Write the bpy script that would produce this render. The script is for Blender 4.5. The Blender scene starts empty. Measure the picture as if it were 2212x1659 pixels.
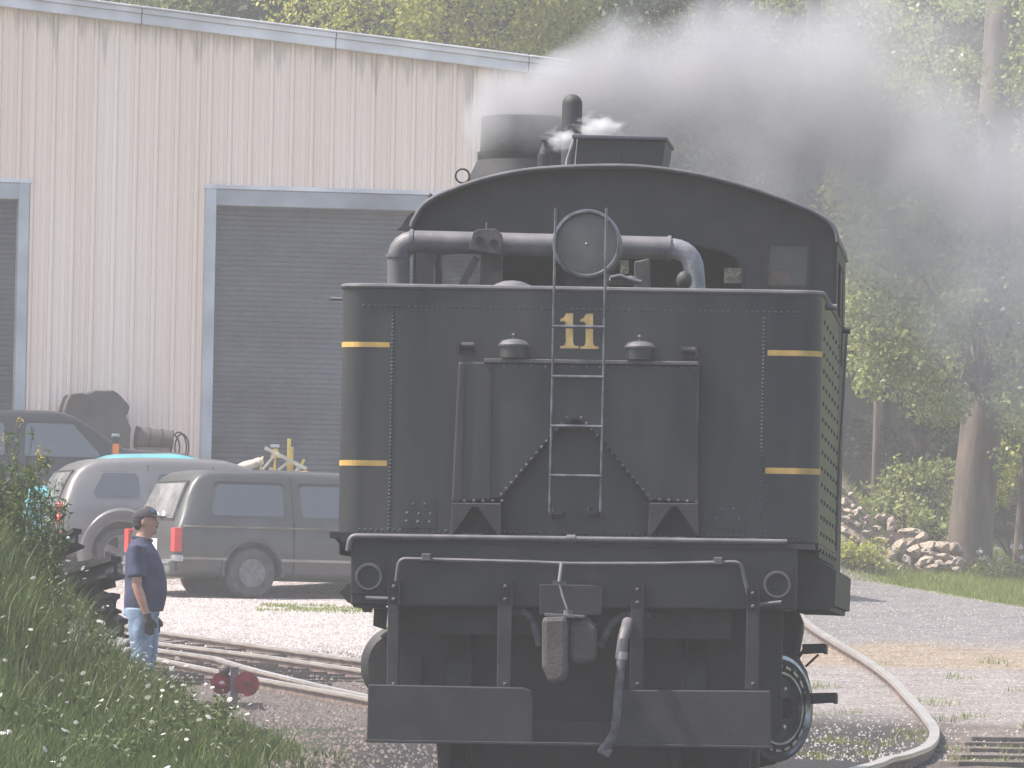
import bpy, bmesh, math, random
import numpy as np
from math import radians, sin, cos, pi, sqrt, atan2
from mathutils import Vector, Matrix, noise as mnoise

# ---------------------------------------------------------------- camera, world, sun, exposure
scene = bpy.context.scene
COL = scene.collection
CAM_H, FOC, ROLL = 0.62, 17281.0, 0.0192          # FOC in pixels of a 2212 px wide picture
PITCH = math.atan(0.0364)
cam_data = bpy.data.cameras.new("camera")
cam_data.sensor_width = 36.0
cam_data.lens = 36.0 * FOC / 2212.0
cam_data.clip_start, cam_data.clip_end = 0.5, 1500.0
cam = bpy.data.objects.new("camera", cam_data)
COL.objects.link(cam)
fw = Vector((0, cos(PITCH), sin(PITCH))); upv = Vector((0, -sin(PITCH), cos(PITCH))); rt = Vector((1, 0, 0))
cx_ = rt * cos(ROLL) + upv * sin(ROLL); cy_ = -rt * sin(ROLL) + upv * cos(ROLL)
cam.matrix_world = Matrix(((cx_.x, cy_.x, -fw.x, 0), (cx_.y, cy_.y, -fw.y, 0), (cx_.z, cy_.z, -fw.z, CAM_H), (0, 0, 0, 1)))
scene.camera = cam

SUN_EL, SUN_AZ = radians(58), radians(4.0)         # sun to the left, just beyond the tender's end wall
world = bpy.data.worlds.new("World"); scene.world = world
world.use_nodes = True
wn = world.node_tree.nodes; wn.clear()
sky = wn.new("ShaderNodeTexSky"); sky.sky_type = 'NISHITA'; sky.sun_disc = False
sdir = Vector((-cos(SUN_EL) * cos(SUN_AZ), -cos(SUN_EL) * sin(SUN_AZ), sin(SUN_EL)))
sky.sun_elevation = SUN_EL
sky.sun_rotation = atan2(sdir.x, sdir.y)
sky.air_density = 1.0; sky.dust_density = 2.5
bg = wn.new("ShaderNodeBackground"); bg.inputs[1].default_value = 0.13
wo = wn.new("ShaderNodeOutputWorld")
world.node_tree.links.new(sky.outputs[0], bg.inputs[0]); world.node_tree.links.new(bg.outputs[0], wo.inputs[0])
sd = bpy.data.lights.new("sun", 'SUN'); sd.energy = 4.2; sd.angle = radians(0.6); sd.color = (1.0, 0.93, 0.84)
sun = bpy.data.objects.new("sun", sd); COL.objects.link(sun)
sun.rotation_euler = (-sdir).to_track_quat('-Z', 'Y').to_euler(); sun.location = (-20, 30, 40)
scene.view_settings.view_transform = 'Standard'
scene.view_settings.look = 'None'
scene.view_settings.exposure = 1.18
scene.view_settings.gamma = 1.0
scene.view_settings.use_curve_mapping = False
scene.cycles.volume_step_rate = 1.0
scene.cycles.volume_max_steps = 128
scene.cycles.max_bounces = 8
scene.cycles.volume_bounces = 1
scene.cycles.transparent_max_bounces = 16

# ---------------------------------------------------------------- geometry helpers
def ray(x, y):
    a = (x - 1106.0) / FOC; b = (829.5 - y) / FOC
    a2 = a * cos(ROLL) - b * sin(ROLL); b2 = a * sin(ROLL) + b * cos(ROLL)
    return rt * a2 + upv * b2 + fw
def at(x, y, Y):                       # the place seen there at distance Y
    d = ray(x, y); return Vector((0, 0, CAM_H)) + d * (Y / d.y)
def lin(x, pts):
    if x <= pts[0][0]: return pts[0][1]
    for (a, b), (c, d) in zip(pts, pts[1:]):
        if x <= c: return b + (d - b) * (x - a) / (c - a)
    return pts[-1][1]
def ss(a, b, x):
    t = min(1, max(0, (x - a) / (b - a))); return t * t * (3 - 2 * t)
ZL = [(-60, -1.0), (30, -.3), (50, -.1), (58, .0), (71, .29), (106, 1.55), (120, 2.05), (138, 2.6), (150, 5), (175, 13), (260, 50), (310, 60)]
ZR = [(-60, -1.0), (30, -.3), (50, -.1), (72, -.05), (80, .05), (95, .72), (110, 1.38), (130, 2.36), (137, 3.0), (150, 7), (175, 16), (260, 52), (310, 60)]
BANK = [(-30, 2.3), (-9, 2.2), (-4.4, 1.85), (-3.71, 1.42), (-3.28, 0.93), (-2.87, .46), (-2.37, .17), (-1.8, .06), (-1.2, 0), (50, 0)]
EDGE = [(4.5, 127.6), (5.2, 127.3), (5.9, 126.8), (6.46, 123.8), (7.6, 117.8), (9, 110.5), (14, 90)]
def edgeY(x): return lin(x, EDGE)
def ground_z(X, Y):
    zl = sum(lin(Y + k, ZL) for k in (-2, 0, 2)) / 3; zr = sum(lin(Y + k, ZR) for k in (-2, 0, 2)) / 3
    w = ss(-1.5, 2.8, X)
    z = zl * (1 - w) + zr * w
    z += .3 * ss(107.5, 110.5, Y) * ss(-.5, -2.5, X) * ss(135, 125, Y)
    z += 1.75 * ss(6.75, 5.0, X) * ss(1.0, 2.5, X) * ss(126.8, 130.5, Y) * ss(150, 140, Y)   # spoil bank
    k = ss(43.5, 56, Y) * ss(70, 60.5, Y)
    if k > 0: z = max(z, z * (1 - k) + k * (lin(X, BANK) + .0)) if X < -1.2 else z
    c = ss(-1.9, -1.3, X - .066 * (Y - 48)) * ss(3.0, 2.4, X - .066 * (Y - 48)) * ss(66, 62, Y)
    if Y > 40: z = z * (1 - c) + c * (-.13)
    return z
def G(x, y):                           # the ground seen there
    lo = None; Yp = 44.0
    d = ray(x, y)
    Y = 44.0
    prev = None
    while Y < 200:
        p = Vector((0, 0, CAM_H)) + d * (Y / d.y)
        h = p.z - ground_z(p.x, p.y)
        if prev is not None and h <= 0:
            a, b = prev, Y
            for _ in range(18):
                m = (a + b) / 2; q = Vector((0, 0, CAM_H)) + d * (m / d.y)
                if q.z - ground_z(q.x, q.y) > 0: a = m
                else: b = m
            q = Vector((0, 0, CAM_H)) + d * (b / d.y)
            return Vector((q.x, q.y, ground_z(q.x, q.y)))
        if h > 0: prev = Y
        Y += .4
    return Vector((p.x, p.y, ground_z(p.x, p.y)))

class MB:
    def __init__(s, M=None): s.v = []; s.f = []; s.M = M
    def add(s, vs, fs):
        o = len(s.v); s.r = getattr(s, 'r', []); s.r.append((len(s.v), len(s.v) + len(vs), len(s.f), len(s.f) + len(fs))); s.v += [tuple(p) for p in vs]; s.f += [tuple(i + o for i in f) for f in fs]; return s
    def box(s, c, d, R=None):
        vs = []
        for sx in (-.5, .5):
            for sy in (-.5, .5):
                for sz in (-.5, .5):
                    p = Vector((d[0] * sx, d[1] * sy, d[2] * sz))
                    if R is not None: p = R @ p
                    vs.append(p + Vector(c))
        return s.add(vs, [(0, 1, 3, 2), (4, 6, 7, 5), (0, 4, 5, 1), (2, 3, 7, 6), (0, 2, 6, 4), (1, 5, 7, 3)])
    def bb(s, x0, x1, y0, y1, z0, z1): return s.box(((x0 + x1) / 2, (y0 + y1) / 2, (z0 + z1) / 2), (abs(x1 - x0), abs(y1 - y0), abs(z1 - z0)))
    def bar(s, p, q, w, h, up=(0, 0, 1)):
        p, q = Vector(p), Vector(q); d = q - p; y = d.normalized(); x = y.cross(Vector(up))
        if x.length < 1e-4: x = y.cross(Vector((1, 0, 0)))
        x.normalize(); z = x.cross(y)
        return s.box((p + q) / 2, (w, d.length, h), Matrix((x, y, z)).transposed())
    def cyl(s, p, q, r, r2=None, n=16, cap=True):
        p, q = Vector(p), Vector(q); r2 = r if r2 is None else r2
        y = (q - p).normalized(); x = y.orthogonal().normalized(); z = x.cross(y)
        vs = []
        for c, rr in ((p, r), (q, r2)):
            for i in range(n):
                a = 2 * pi * i / n; vs.append(c + x * (rr * cos(a)) + z * (rr * sin(a)))
        fs = [(i, (i + 1) % n, n + (i + 1) % n, n + i) for i in range(n)]
        if cap: fs += [tuple(range(n))[::-1], tuple(range(n, 2 * n))]
        return s.add(vs, fs)
    def tube(s, path, r, n=10, cap=True):
        P = [Vector(p) for p in path]; rr = r if isinstance(r, (list, tuple)) else [r] * len(P)
        rings = []; x = None
        for i, p in enumerate(P):
            t = (P[min(i + 1, len(P) - 1)] - P[max(i - 1, 0)]).normalized()
            x = t.orthogonal().normalized() if x is None else (x - t * x.dot(t)).normalized()
            z = t.cross(x)
            rings.append([p + x * (rr[i] * cos(2 * pi * k / n)) + z * (rr[i] * sin(2 * pi * k / n)) for k in range(n)])
        return s.loft(rings, cap)
    def loft(s, rings, cap=True, closed=True):
        n = len(rings[0]); vs = [p for r in rings for p in r]; fs = []
        for j in range(len(rings) - 1):
            for i in range(n if closed else n - 1):
                k = (i + 1) % n; fs.append((j * n + i, j * n + k, (j + 1) * n + k, (j + 1) * n + i))
        if cap: fs += [tuple(range(n))[::-1], tuple(range((len(rings) - 1) * n, len(rings) * n))]
        return s.add(vs, fs)
    def prism(s, poly, y0, y1):        # (x, z) outline pushed from y0 to y1
        n = len(poly); vs = [(p[0], y0, p[1]) for p in poly] + [(p[0], y1, p[1]) for p in poly]
        a = sum(poly[i][0] * poly[(i + 1) % n][1] - poly[(i + 1) % n][0] * poly[i][1] for i in range(n))
        fs = [tuple(range(n)), tuple(range(n, 2 * n))[::-1]] + [((i + 1) % n, i, n + i, n + (i + 1) % n) for i in range(n)]
        return s.add(vs, fs)
    def lathe(s, prof, c, n=24, axis='z', cap=None):
        rings = []
        for r, h in prof:
            ring = []
            for i in range(n):
                a = 2 * pi * i / n; p = (r * cos(a), r * sin(a), h)
                if axis == 'y': p = (r * cos(a), h, r * sin(a))
                if axis == 'x': p = (h, r * cos(a), r * sin(a))
                ring.append(Vector(p) + Vector(c))
            rings.append(ring)
        if cap is None: cap = prof[0][0] < .01 or prof[-1][0] < .01
        return s.loft(rings, cap)
    def ball(s, c, r, n=12, m=8, R=None):
        r = (r, r, r) if isinstance(r, (int, float)) else r
        rings = []
        for j in range(m + 1):
            t = pi * (j + .02) / (m + .04); ring = []
            for i in range(n):
                a = 2 * pi * i / n; p = Vector((r[0] * sin(t) * cos(a), r[1] * sin(t) * sin(a), -r[2] * cos(t)))
                if R is not None: p = R @ p
                ring.append(p + Vector(c))
            rings.append(ring)
        return s.loft(rings)
    def stud(s, c, r, h, d=(0, -1, 0), n=6):
        c = Vector(c); d = Vector(d).normalized(); x = d.orthogonal().normalized(); z = x.cross(d)
        vs = []
        for rr, hh in ((r, 0), (r * .75, h * .7), (0.001, h)):
            vs += [c + d * hh + x * (rr * cos(2 * pi * k / n)) + z * (rr * sin(2 * pi * k / n)) for k in range(n)]
        fs = [(j * n + i, j * n + (i + 1) % n, (j + 1) * n + (i + 1) % n, (j + 1) * n + i) for j in range(2) for i in range(n)]
        return s.add(vs, fs)
    def mesh(s, name):
        me = bpy.data.meshes.new(name); me.from_pydata(s.v, [], s.f)
        bm = bmesh.new(); bm.from_mesh(me); bmesh.ops.recalc_face_normals(bm, faces=bm.faces[:]); bm.to_mesh(me); bm.free()
        return me
    def build(s, name, mat, parent=None, smooth=False, bevel=0, label=None, kind=None):
        me = s.mesh(name); me.materials.append(mat)
        o = bpy.data.objects.new(name, me); COL.objects.link(o)
        if parent is not None: o.parent = parent
        if smooth:
            me.polygons.foreach_set('use_smooth', [True] * len(me.polygons))
            md = None
            me.set_sharp_from_angle(angle=radians(38))
        if bevel:
            b = o.modifiers.new('bevel', 'BEVEL'); b.width = bevel; b.segments = 2; b.limit_method = 'ANGLE'; b.angle_limit = radians(35)
        if label: o['label'] = label
        if kind: o['kind'] = kind
        return o

def thing(name, label, cat, loc=(0, 0, 0), rz=0, group=None, parent=None):
    o = bpy.data.objects.new(name, None); COL.objects.link(o); o.empty_display_size = .2
    o.location = loc; o.rotation_euler = (0, 0, rz)
    if label: o['label'] = label
    if cat: o['category'] = cat
    if group: o['group'] = group
    if parent: o.parent = parent
    return o
def tag(o, label, cat, group=None, kind=None):
    o['label'] = label; o['category'] = cat
    if group: o['group'] = group
    if kind: o['kind'] = kind
    return o
def raw_mesh(name, V, F, mat, parent=None, smooth=False, kind=None):
    me = bpy.data.meshes.new(name); V = np.asarray(V, dtype=np.float32); F = np.asarray(F, dtype=np.int32)
    me.vertices.add(len(V)); me.vertices.foreach_set('co', V.ravel())
    k = F.shape[1]; me.loops.add(F.size); me.loops.foreach_set('vertex_index', F.ravel())
    me.polygons.add(len(F)); me.polygons.foreach_set('loop_start', np.arange(0, F.size, k, dtype=np.int32))
    me.update(calc_edges=True); me.materials.append(mat)
    if smooth: me.polygons.foreach_set('use_smooth', [True] * len(F))
    o = bpy.data.objects.new(name, me); COL.objects.link(o)
    if parent: o.parent = parent
    if kind: o['kind'] = kind
    return o

# ---------------------------------------------------------------- materials
def mat(name, col, rough=.6, metal=0, var=.15, scale=6, bump=0, bscale=40, col2=None, spec=.5, coat=0, stretch=None, detail=4):
    m = bpy.data.materials.new(name); m.use_nodes = True; nt = m.node_tree; N = nt.nodes; L = nt.links
    b = N['Principled BSDF']; b.inputs['Roughness'].default_value = rough; b.inputs['Metallic'].default_value = metal
    b.inputs['Specular IOR Level'].default_value = spec
    if coat: b.inputs['Coat Weight'].default_value = coat; b.inputs['Coat Roughness'].default_value = .12
    tc = N.new('ShaderNodeTexCoord'); mp = N.new('ShaderNodeMapping'); L.new(tc.outputs['Object'], mp.inputs[0])
    if stretch: mp.inputs['Scale'].default_value = stretch
    nz = N.new('ShaderNodeTexNoise'); nz.inputs['Scale'].default_value = scale; nz.inputs['Detail'].default_value = detail; L.new(mp.outputs[0], nz.inputs[0])
    mx = N.new('ShaderNodeMix'); mx.data_type = 'RGBA'
    c2 = col2 if col2 else tuple(min(1, c * (1 + var * 2)) for c in col)
    c1 = col if col2 else tuple(c * (1 - var) for c in col)
    mx.inputs[6].default_value = (*c1, 1); mx.inputs[7].default_value = (*c2, 1)
    mr = N.new('ShaderNodeMapRange'); mr.inputs[1].default_value = .35; mr.inputs[2].default_value = .68; L.new(nz.outputs[0], mr.inputs[0])
    L.new(mr.outputs[0], mx.inputs[0]); L.new(mx.outputs[2], b.inputs['Base Color'])
    if bump:
        n2 = N.new('ShaderNodeTexNoise'); n2.inputs['Scale'].default_value = bscale; n2.inputs['Detail'].default_value = 5; L.new(mp.outputs[0], n2.inputs[0])
        bp = N.new('ShaderNodeBump'); bp.inputs['Strength'].default_value = bump; bp.inputs['Distance'].default_value = .02
        L.new(n2.outputs[0], bp.inputs['Height']); L.new(bp.outputs[0], b.inputs['Normal'])
    return m
def leaf_mat(name, c1, c2, trans=.35, rough=.5):
    m = bpy.data.materials.new(name); m.use_nodes = True; nt = m.node_tree; N = nt.nodes; L = nt.links
    b = N['Principled BSDF']; b.inputs['Roughness'].default_value = rough; b.inputs['Specular IOR Level'].default_value = .3
    geo = N.new('ShaderNodeNewGeometry'); mx = N.new('ShaderNodeMix'); mx.data_type = 'RGBA'
    mx.inputs[6].default_value = (*c1, 1); mx.inputs[7].default_value = (*c2, 1)
    L.new(geo.outputs['Random Per Island'], mx.inputs[0]); L.new(mx.outputs[2], b.inputs['Base Color'])
    tr = N.new('ShaderNodeBsdfTranslucent'); L.new(mx.outputs[2], tr.inputs[0])
    ms = N.new('ShaderNodeMixShader'); ms.inputs[0].default_value = trans
    L.new(b.outputs[0], ms.inputs[1]); L.new(tr.outputs[0], ms.inputs[2]); L.new(ms.outputs[0], N['Material Output'].inputs[0])
    return m
def glass_mat(name, tint, fac=.5, rough=.04):
    m = bpy.data.materials.new(name); m.use_nodes = True; nt = m.node_tree; N = nt.nodes; L = nt.links
    b = N['Principled BSDF']; b.inputs['Base Color'].default_value = (*tint, 1); b.inputs['Roughness'].default_value = rough; b.inputs['Specular IOR Level'].default_value = .9
    t = N.new('ShaderNodeBsdfTransparent'); ms = N.new('ShaderNodeMixShader'); ms.inputs[0].default_value = fac
    L.new(t.outputs[0], ms.inputs[1]); L.new(b.outputs[0], ms.inputs[2]); L.new(ms.outputs[0], N['Material Output'].inputs[0])
    return m
M = {}
M['black'] = mat('black_paint', (.008, .011, .015), .46, 0, .35, 1.7, .07, 40, spec=.45, col2=(.050, .047, .045), stretch=(1.3, 1, .28), detail=8)
M['blackdull'] = mat('sooty_steel', (.012, .011, .013), .6, 0, .4, 5, .15, 50, col2=(.024, .021, .020))
M['dusty'] = mat('dusty_black_steel', (.017, .017, .019), .65, 0, .3, 4, .15, 60, col2=(.034, .031, .030))
M['under'] = mat('greasy_underframe', (.008, .008, .008), .6, 0, .4, 6, .2, 40)
M['pipe'] = mat('grey_pipe_paint', (.075, .073, .078), .55, 0, .25, 8, .1, 60, col2=(.13, .12, .125))
M['ladder'] = mat('worn_steel_rod', (.10, .105, .115), .4, .4, .3, 14)
M['ruststeel'] = mat('rusty_cast_steel', (.055, .047, .045), .7, .2, .4, 9, .3, 60, col2=(.11, .09, .082))
M['shiny'] = mat('oiled_bright_steel', (.25, .25, .26), .22, .9, .3, 12)
M['yellow'] = mat('yellow_stripe_paint', (.50, .31, .085), .5, 0, .12, 9)
M['gold'] = mat('gold_number_paint', (.42, .29, .115), .55, 0, .2, 12)
M['lens'] = mat('dusty_lens_glass', (.105, .098, .088), .55, 0, .15, 8, spec=.6)
M['chrome'] = mat('polished_rim', (.40, .40, .42), .3, .8, .2, 10)
M['rubber'] = mat('black_rubber', (.022, .022, .023), .8, 0, .3, 12, .2, 60)
M['hose'] = mat('faded_rubber_hose', (.08, .078, .08), .75, 0, .3, 14, .2, 60)
M['siding'] = mat('cream_metal_siding', (.80, .64, .545), .45, 0, .06, 1.1, 0, 40, col2=(.86, .73, .645), stretch=(1.2, 1, .09))
M['trim'] = mat('pale_grey_metal_trim', (.37, .395, .435), .45, 0, .12, 1.5, .05, 30)
M['fascia'] = mat('galvanised_fascia', (.54, .535, .57), .4, .1, .14, 1.6, .05, 30)
M['shutter'] = mat('dark_grey_shutter', (.066, .072, .088), .5, .1, .25, 1.1, .0, 30)
M['roofm'] = mat('grey_roof_sheet', (.35, .36, .38), .5, .1, .15, 2)
M['concrete'] = mat('concrete', (.38, .36, .34), .85, 0, .2, 3, .2, 30)
M['rail'] = mat('rusty_rail_side', (.16, .115, .095), .7, .2, .3, 4, .2, 40)
M['railtop'] = mat('worn_rail_head', (.46, .42, .39), .32, .55, .12, 3)
M['tie'] = mat('weathered_tie', (.085, .068, .06), .9, 0, .4, 5, .5, 30, col2=(.17, .14, .12))
M['shaderail'] = mat('shaded_rail_head', (.07, .06, .055), .45, .4, .2, 5)  # rail head darkened to paint in the shade under the locomotive
M['oldrail'] = mat('dark_old_rail', (.012, .011, .013), .7, .1, .5, 7, .3, 40)
M['bark'] = mat('grey_brown_bark', (.075, .06, .052), .9, 0, .35, 5, .8, 16, col2=(.16, .13, .11), stretch=(1, 1, .25))
M['barkdark'] = mat('dark_bark', (.06, .05, .045), .9, 0, .4, 6, .6, 18, stretch=(1, 1, .25))
M['stone'] = mat('pale_field_stone', (.24, .19, .155), .85, 0, .3, 5, .7, 16, col2=(.48, .41, .345))
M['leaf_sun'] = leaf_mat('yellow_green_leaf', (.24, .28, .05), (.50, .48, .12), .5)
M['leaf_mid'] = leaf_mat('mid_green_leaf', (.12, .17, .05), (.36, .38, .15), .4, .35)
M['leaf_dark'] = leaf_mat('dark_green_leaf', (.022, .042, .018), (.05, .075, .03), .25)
M['needle'] = leaf_mat('pine_needles', (.02, .04, .022), (.045, .07, .035), .15)
M['grass_bank'] = leaf_mat('dark_bank_grass', (.04, .072, .020), (.135, .175, .05), .38)  # darker green than the roadside grass
M['grass_bright'] = leaf_mat('yellow_green_grass', (.14, .19, .035), (.28, .30, .08), .4)  # brighter yellow-green for verge, yard and trackside
M['rivet'] = mat('worn_rivet_heads', (.055, .06, .065), .45, .2, .3, 14)
M['elbow'] = mat('lit_elbow_pipe', (.14, .14, .15), .5, 0, .3, 9, .2, 50, col2=(.26, .26, .27))  # paler copy of the pipe paint, the lit look put into its colour
M['petal'] = leaf_mat('white_petals', (.70, .68, .66), (.85, .83, .80), .3)
M['goldenrod'] = leaf_mat('yellow_florets', (.65, .48, .04), (.8, .62, .08), .3)
M['skin'] = mat('tanned_skin', (.36, .19, .13), .55, 0, .12, 14)
M['navy'] = mat('navy_cotton', (.022, .027, .065), .85, 0, .25, 9, .3, 30)
M['denim'] = mat('washed_denim', (.13, .19, .28), .85, 0, .25, 9, .3, 40, col2=(.24, .32, .42))
M['glove'] = mat('dark_work_glove', (.018, .017, .018), .85, 0, .3, 14)
M['cap'] = mat('black_cap_cloth', (.022, .020, .024), .85, 0, .2, 12)
M['hair'] = mat('dark_hair', (.02, .013, .012), .7, 0, .3, 30)
M['logo'] = mat('blue_cap_badge', (.10, .25, .75), .6, 0, .1, 12)
M['glass'] = mat('tinted_car_glass', (.035, .042, .045), .05, 0, .04, 3, spec=1.0, coat=1.0)
M['clear'] = glass_mat('cab_window_glass', (.12, .13, .13), .3)
# ---------------------------------------------------------------- ground
def frange(a, b, s):
    n = max(1, int(round((b - a) / s))); return [a + (b - a) * i / n for i in range(n + 1)]
def zone(X, Y):
    n = mnoise.noise(Vector((X * .7, Y * .35, 3.1))) ; n2 = mnoise.noise(Vector((X * 2.3, Y * 1.1, 9.0)))
    def mixc(a, b, t): return tuple(a[i] * (1 - t) + b[i] * t for i in range(3))
    gravel = (.31, .275, .265); ballast = (.09, .075, .067); mud = (.034, .029, .027); grass = (.11, .14, .03); ochre = (.215, .17, .125)
    pale = (.205, .185, .175); road = (.155, .145, .145); brown = (.115, .095, .082); forest = (.05, .045, .03)
    w = ss(.3, 2.2, X + n * .5)
    left = mixc(mud, ballast, ss(62, 69, Y + n * 4 + n2 * 2))
    left = mixc(left, mixc(gravel, ballast, .25), ss(-1, 1, Y - (86.5 - (X + 3.3) * 2.2) + n * 2))
    left = mixc(left, gravel, ss(0, 4, Y - (90 - (X + 3.3) * 2.2)))
    left = mixc(left, grass, ss(.5, 1.1, n2 + ss(-2.9, -2.1, X) * ss(103.6, 102.8, Y) * ss(100.5, 101.5, Y) * 1.1))
    right = mixc(mud, brown, ss(58, 70, Y + n * 4))
    right = mixc(right, pale, ss(82, 85, Y + n * 2.5)); right = mixc(right, ochre, ss(95.5, 98, Y + n * 3)); right = mixc(right, road, ss(102, 106, Y + n * 3))
    right = mixc(right, grass, .8 * ss(.28, .5, n2 * n * 2 + .25 * ss(78, 72, Y)) * ss(90, 80, Y))
    c = mixc(left, right, w)
    lx_ = X - .066 * (Y - 48); c = mixc(c, (.022, .020, .019), ss(-1.8, -1.2, lx_ + n * .3) * ss(2.6, 1.6, lx_) * ss(88, 80, Y))  # oily strip, darkened further to paint in the shade under the locomotive
    edge = edgeY(X)
    if X > 1: c = mixc(c, grass, ss(edge - .5, edge + .5, Y + n * 1.2))
    if 1 < X: c = mixc(c, (.24, .19, .155), ss(128.0, 128.8, Y) * ss(7, 5.6, X))
    c = mixc(c, forest, ss(134, 138, Y))
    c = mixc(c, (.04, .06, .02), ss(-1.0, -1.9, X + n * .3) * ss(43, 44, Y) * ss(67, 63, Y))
    if abs(X) > 12: c = mixc(c, grass, ss(12, 16, abs(X)) * .8)
    return c
XS = frange(-250, -30, 20)[:-1] + frange(-30, -9, 2)[:-1] + frange(-9, 10, .16)[:-1] + frange(10, 30, 2)[:-1] + frange(30, 250, 20)
YS = frange(-50, 42, 8)[:-1] + frange(42, 138, .32)[:-1] + frange(138, 180, 2)[:-1] + frange(180, 300, 12)
GV = []; GC = []
for Y in YS:
    for X in XS:
        z = ground_z(X, Y)
        if abs(X) < 10 and 42 < Y < 138: z += .018 * mnoise.noise(Vector((X * 1.7, Y * 1.7, 0))) + .01 * mnoise.noise(Vector((X * 5, Y * 5, 4)))
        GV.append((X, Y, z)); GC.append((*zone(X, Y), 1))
nx = len(XS); GF = [(j * nx + i, j * nx + i + 1, (j + 1) * nx + i + 1, (j + 1) * nx + i) for j in range(len(YS) - 1) for i in range(nx - 1)]
def ground_material():
    m = bpy.data.materials.new('ground_gravel_and_soil'); m.use_nodes = True; nt = m.node_tree; N = nt.nodes; L = nt.links
    b = N['Principled BSDF']; b.inputs['Roughness'].default_value = .9; b.inputs['Specular IOR Level'].default_value = .25
    at_ = N.new('ShaderNodeAttribute'); at_.attribute_name = 'tint'
    tc = N.new('ShaderNodeTexCoord')
    vo = N.new('ShaderNodeTexVoronoi'); vo.inputs['Scale'].default_value = 22; L.new(tc.outputs['Object'], vo.inputs[0])
    nz = N.new('ShaderNodeTexNoise'); nz.inputs['Scale'].default_value = 2.2; nz.inputs['Detail'].default_value = 7; nz.inputs['Roughness'].default_value = .7; L.new(tc.outputs['Object'], nz.inputs[0])
    bw = N.new('ShaderNodeRGBToBW'); L.new(vo.outputs['Color'], bw.inputs[0])
    m1 = N.new('ShaderNodeMapRange'); m1.inputs[3].default_value = .55; m1.inputs[4].default_value = 1.4; L.new(bw.outputs[0], m1.inputs[0])
    m2 = N.new('ShaderNodeMapRange'); m2.inputs[1].default_value = .3; m2.inputs[2].default_value = .7; m2.inputs[3].default_value = .7; m2.inputs[4].default_value = 1.25; L.new(nz.outputs[0], m2.inputs[0])
    mu = N.new('ShaderNodeMath'); mu.operation = 'MULTIPLY'; L.new(m1.outputs[0], mu.inputs[0]); L.new(m2.outputs[0], mu.inputs[1])
    vm = N.new('ShaderNodeVectorMath'); vm.operation = 'SCALE'; L.new(at_.outputs['Color'], vm.inputs[0]); L.new(mu.outputs[0], vm.inputs['Scale'])
    L.new(vm.outputs[0], b.inputs['Base Color'])
    bp = N.new('ShaderNodeBump'); bp.inputs['Strength'].default_value = .8; bp.inputs['Distance'].default_value = .03
    ad = N.new('ShaderNodeMath'); ad.operation = 'SUBTRACT'; L.new(nz.outputs[0], ad.inputs[0]); L.new(vo.outputs['Distance'], ad.inputs[1])
    L.new(ad.outputs[0], bp.inputs['Height']); L.new(bp.outputs[0], b.inputs['Normal'])
    return m
M['ground'] = ground_material()
g = raw_mesh('ground', GV, GF, M['ground'], smooth=True, kind='structure')
ca = g.data.color_attributes.new('tint', 'FLOAT_COLOR', 'POINT'); ca.data.foreach_set('color', np.array(GC, dtype=np.float32).ravel())
g['label'] = 'gravel yard and muddy trackside ground rising away from the locomotive'

# ---------------------------------------------------------------- metal shed
WY = 10.0                                              # wall turned 10 degrees away to the right
shed = thing('metal_shed', 'long cream corrugated metal shed with grey roller doors and sloping roof edge', 'shed')
SH0 = at(540, 560, 118.0); SH0.z = 0
wdir = Vector((cos(radians(WY)), sin(radians(WY)), 0)); wn_ = Vector((sin(radians(WY)), -cos(radians(WY)), 0))   # wn_ faces the camera
shed.location = (SH0.x, SH0.y, 0); shed.rotation_euler = (0, 0, radians(WY))
def WP(x, y, off=0.0):                                # picture point -> (along wall, up)
    d = ray(x, y); o = Vector((0, 0, CAM_H)); p0 = Vector((SH0.x, SH0.y, 0)) + wn_ * off
    t = (p0 - o).dot(wn_) / d.dot(wn_); p = o + d * t
    return (p - p0).dot(wdir), p.z
s_r = WP(1157, 300)[0]                                # right corner of the wall
s_l = -22.0
a0 = WP(0, 15); a1 = WP(1150, 160); slope = (a1[1] - a0[1]) / (a1[0] - a0[0])
def eave(s): return a0[1] + slope * (s - a0[0])
dL, dT = WP(445, 403); dR = dL + 4.45
d0R, d0T = WP(64, 381); d0T = dT + .0; d0L = d0R - 6.0
floor_z = 1.2
# ribbed wall panels: profile with one major rib every 0.305 m
def ribbed(s0, s1, zlo, ztop):
    mb = MB(); s = s0; k = 0; pitch = .305
    while s < s1 - .02:
        e = min(s + pitch, s1)
        pr = [(0, 0), (.014, -.030), (.048, -.030), (.066, .0), (.072, .008), (.080, 0), (.125, 0), (.133, -.014), (.155, -.014), (.166, 0), (.212, 0), (.220, -.014), (.242, -.014), (.253, 0), (pitch - .006, 0), (pitch - .003, .01), (pitch, 0)]
        pts = [(s + a, y) for a, y in pr if s + a <= s1 + 1e-6]
        if pts[-1][0] < e - 1e-4: pts.append((e, 0))
        V = []; 
        for a, y in pts: V += [(a, y, zlo), (a, y, ztop(a))]
        F = [(2 * i, 2 * i + 2, 2 * i + 3, 2 * i + 1) for i in range(len(pts) - 1)]
        mb.add(V, F); s += pitch
    return mb
seg = [(s_l, d0L, floor_z, eave), (d0L, d0R, dT, eave), (d0R, dL, floor_z, eave), (dL, dR, dT, eave), (dR, s_r + .02, floor_z, eave)]
fr0 = MB()
PAN = .915
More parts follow.
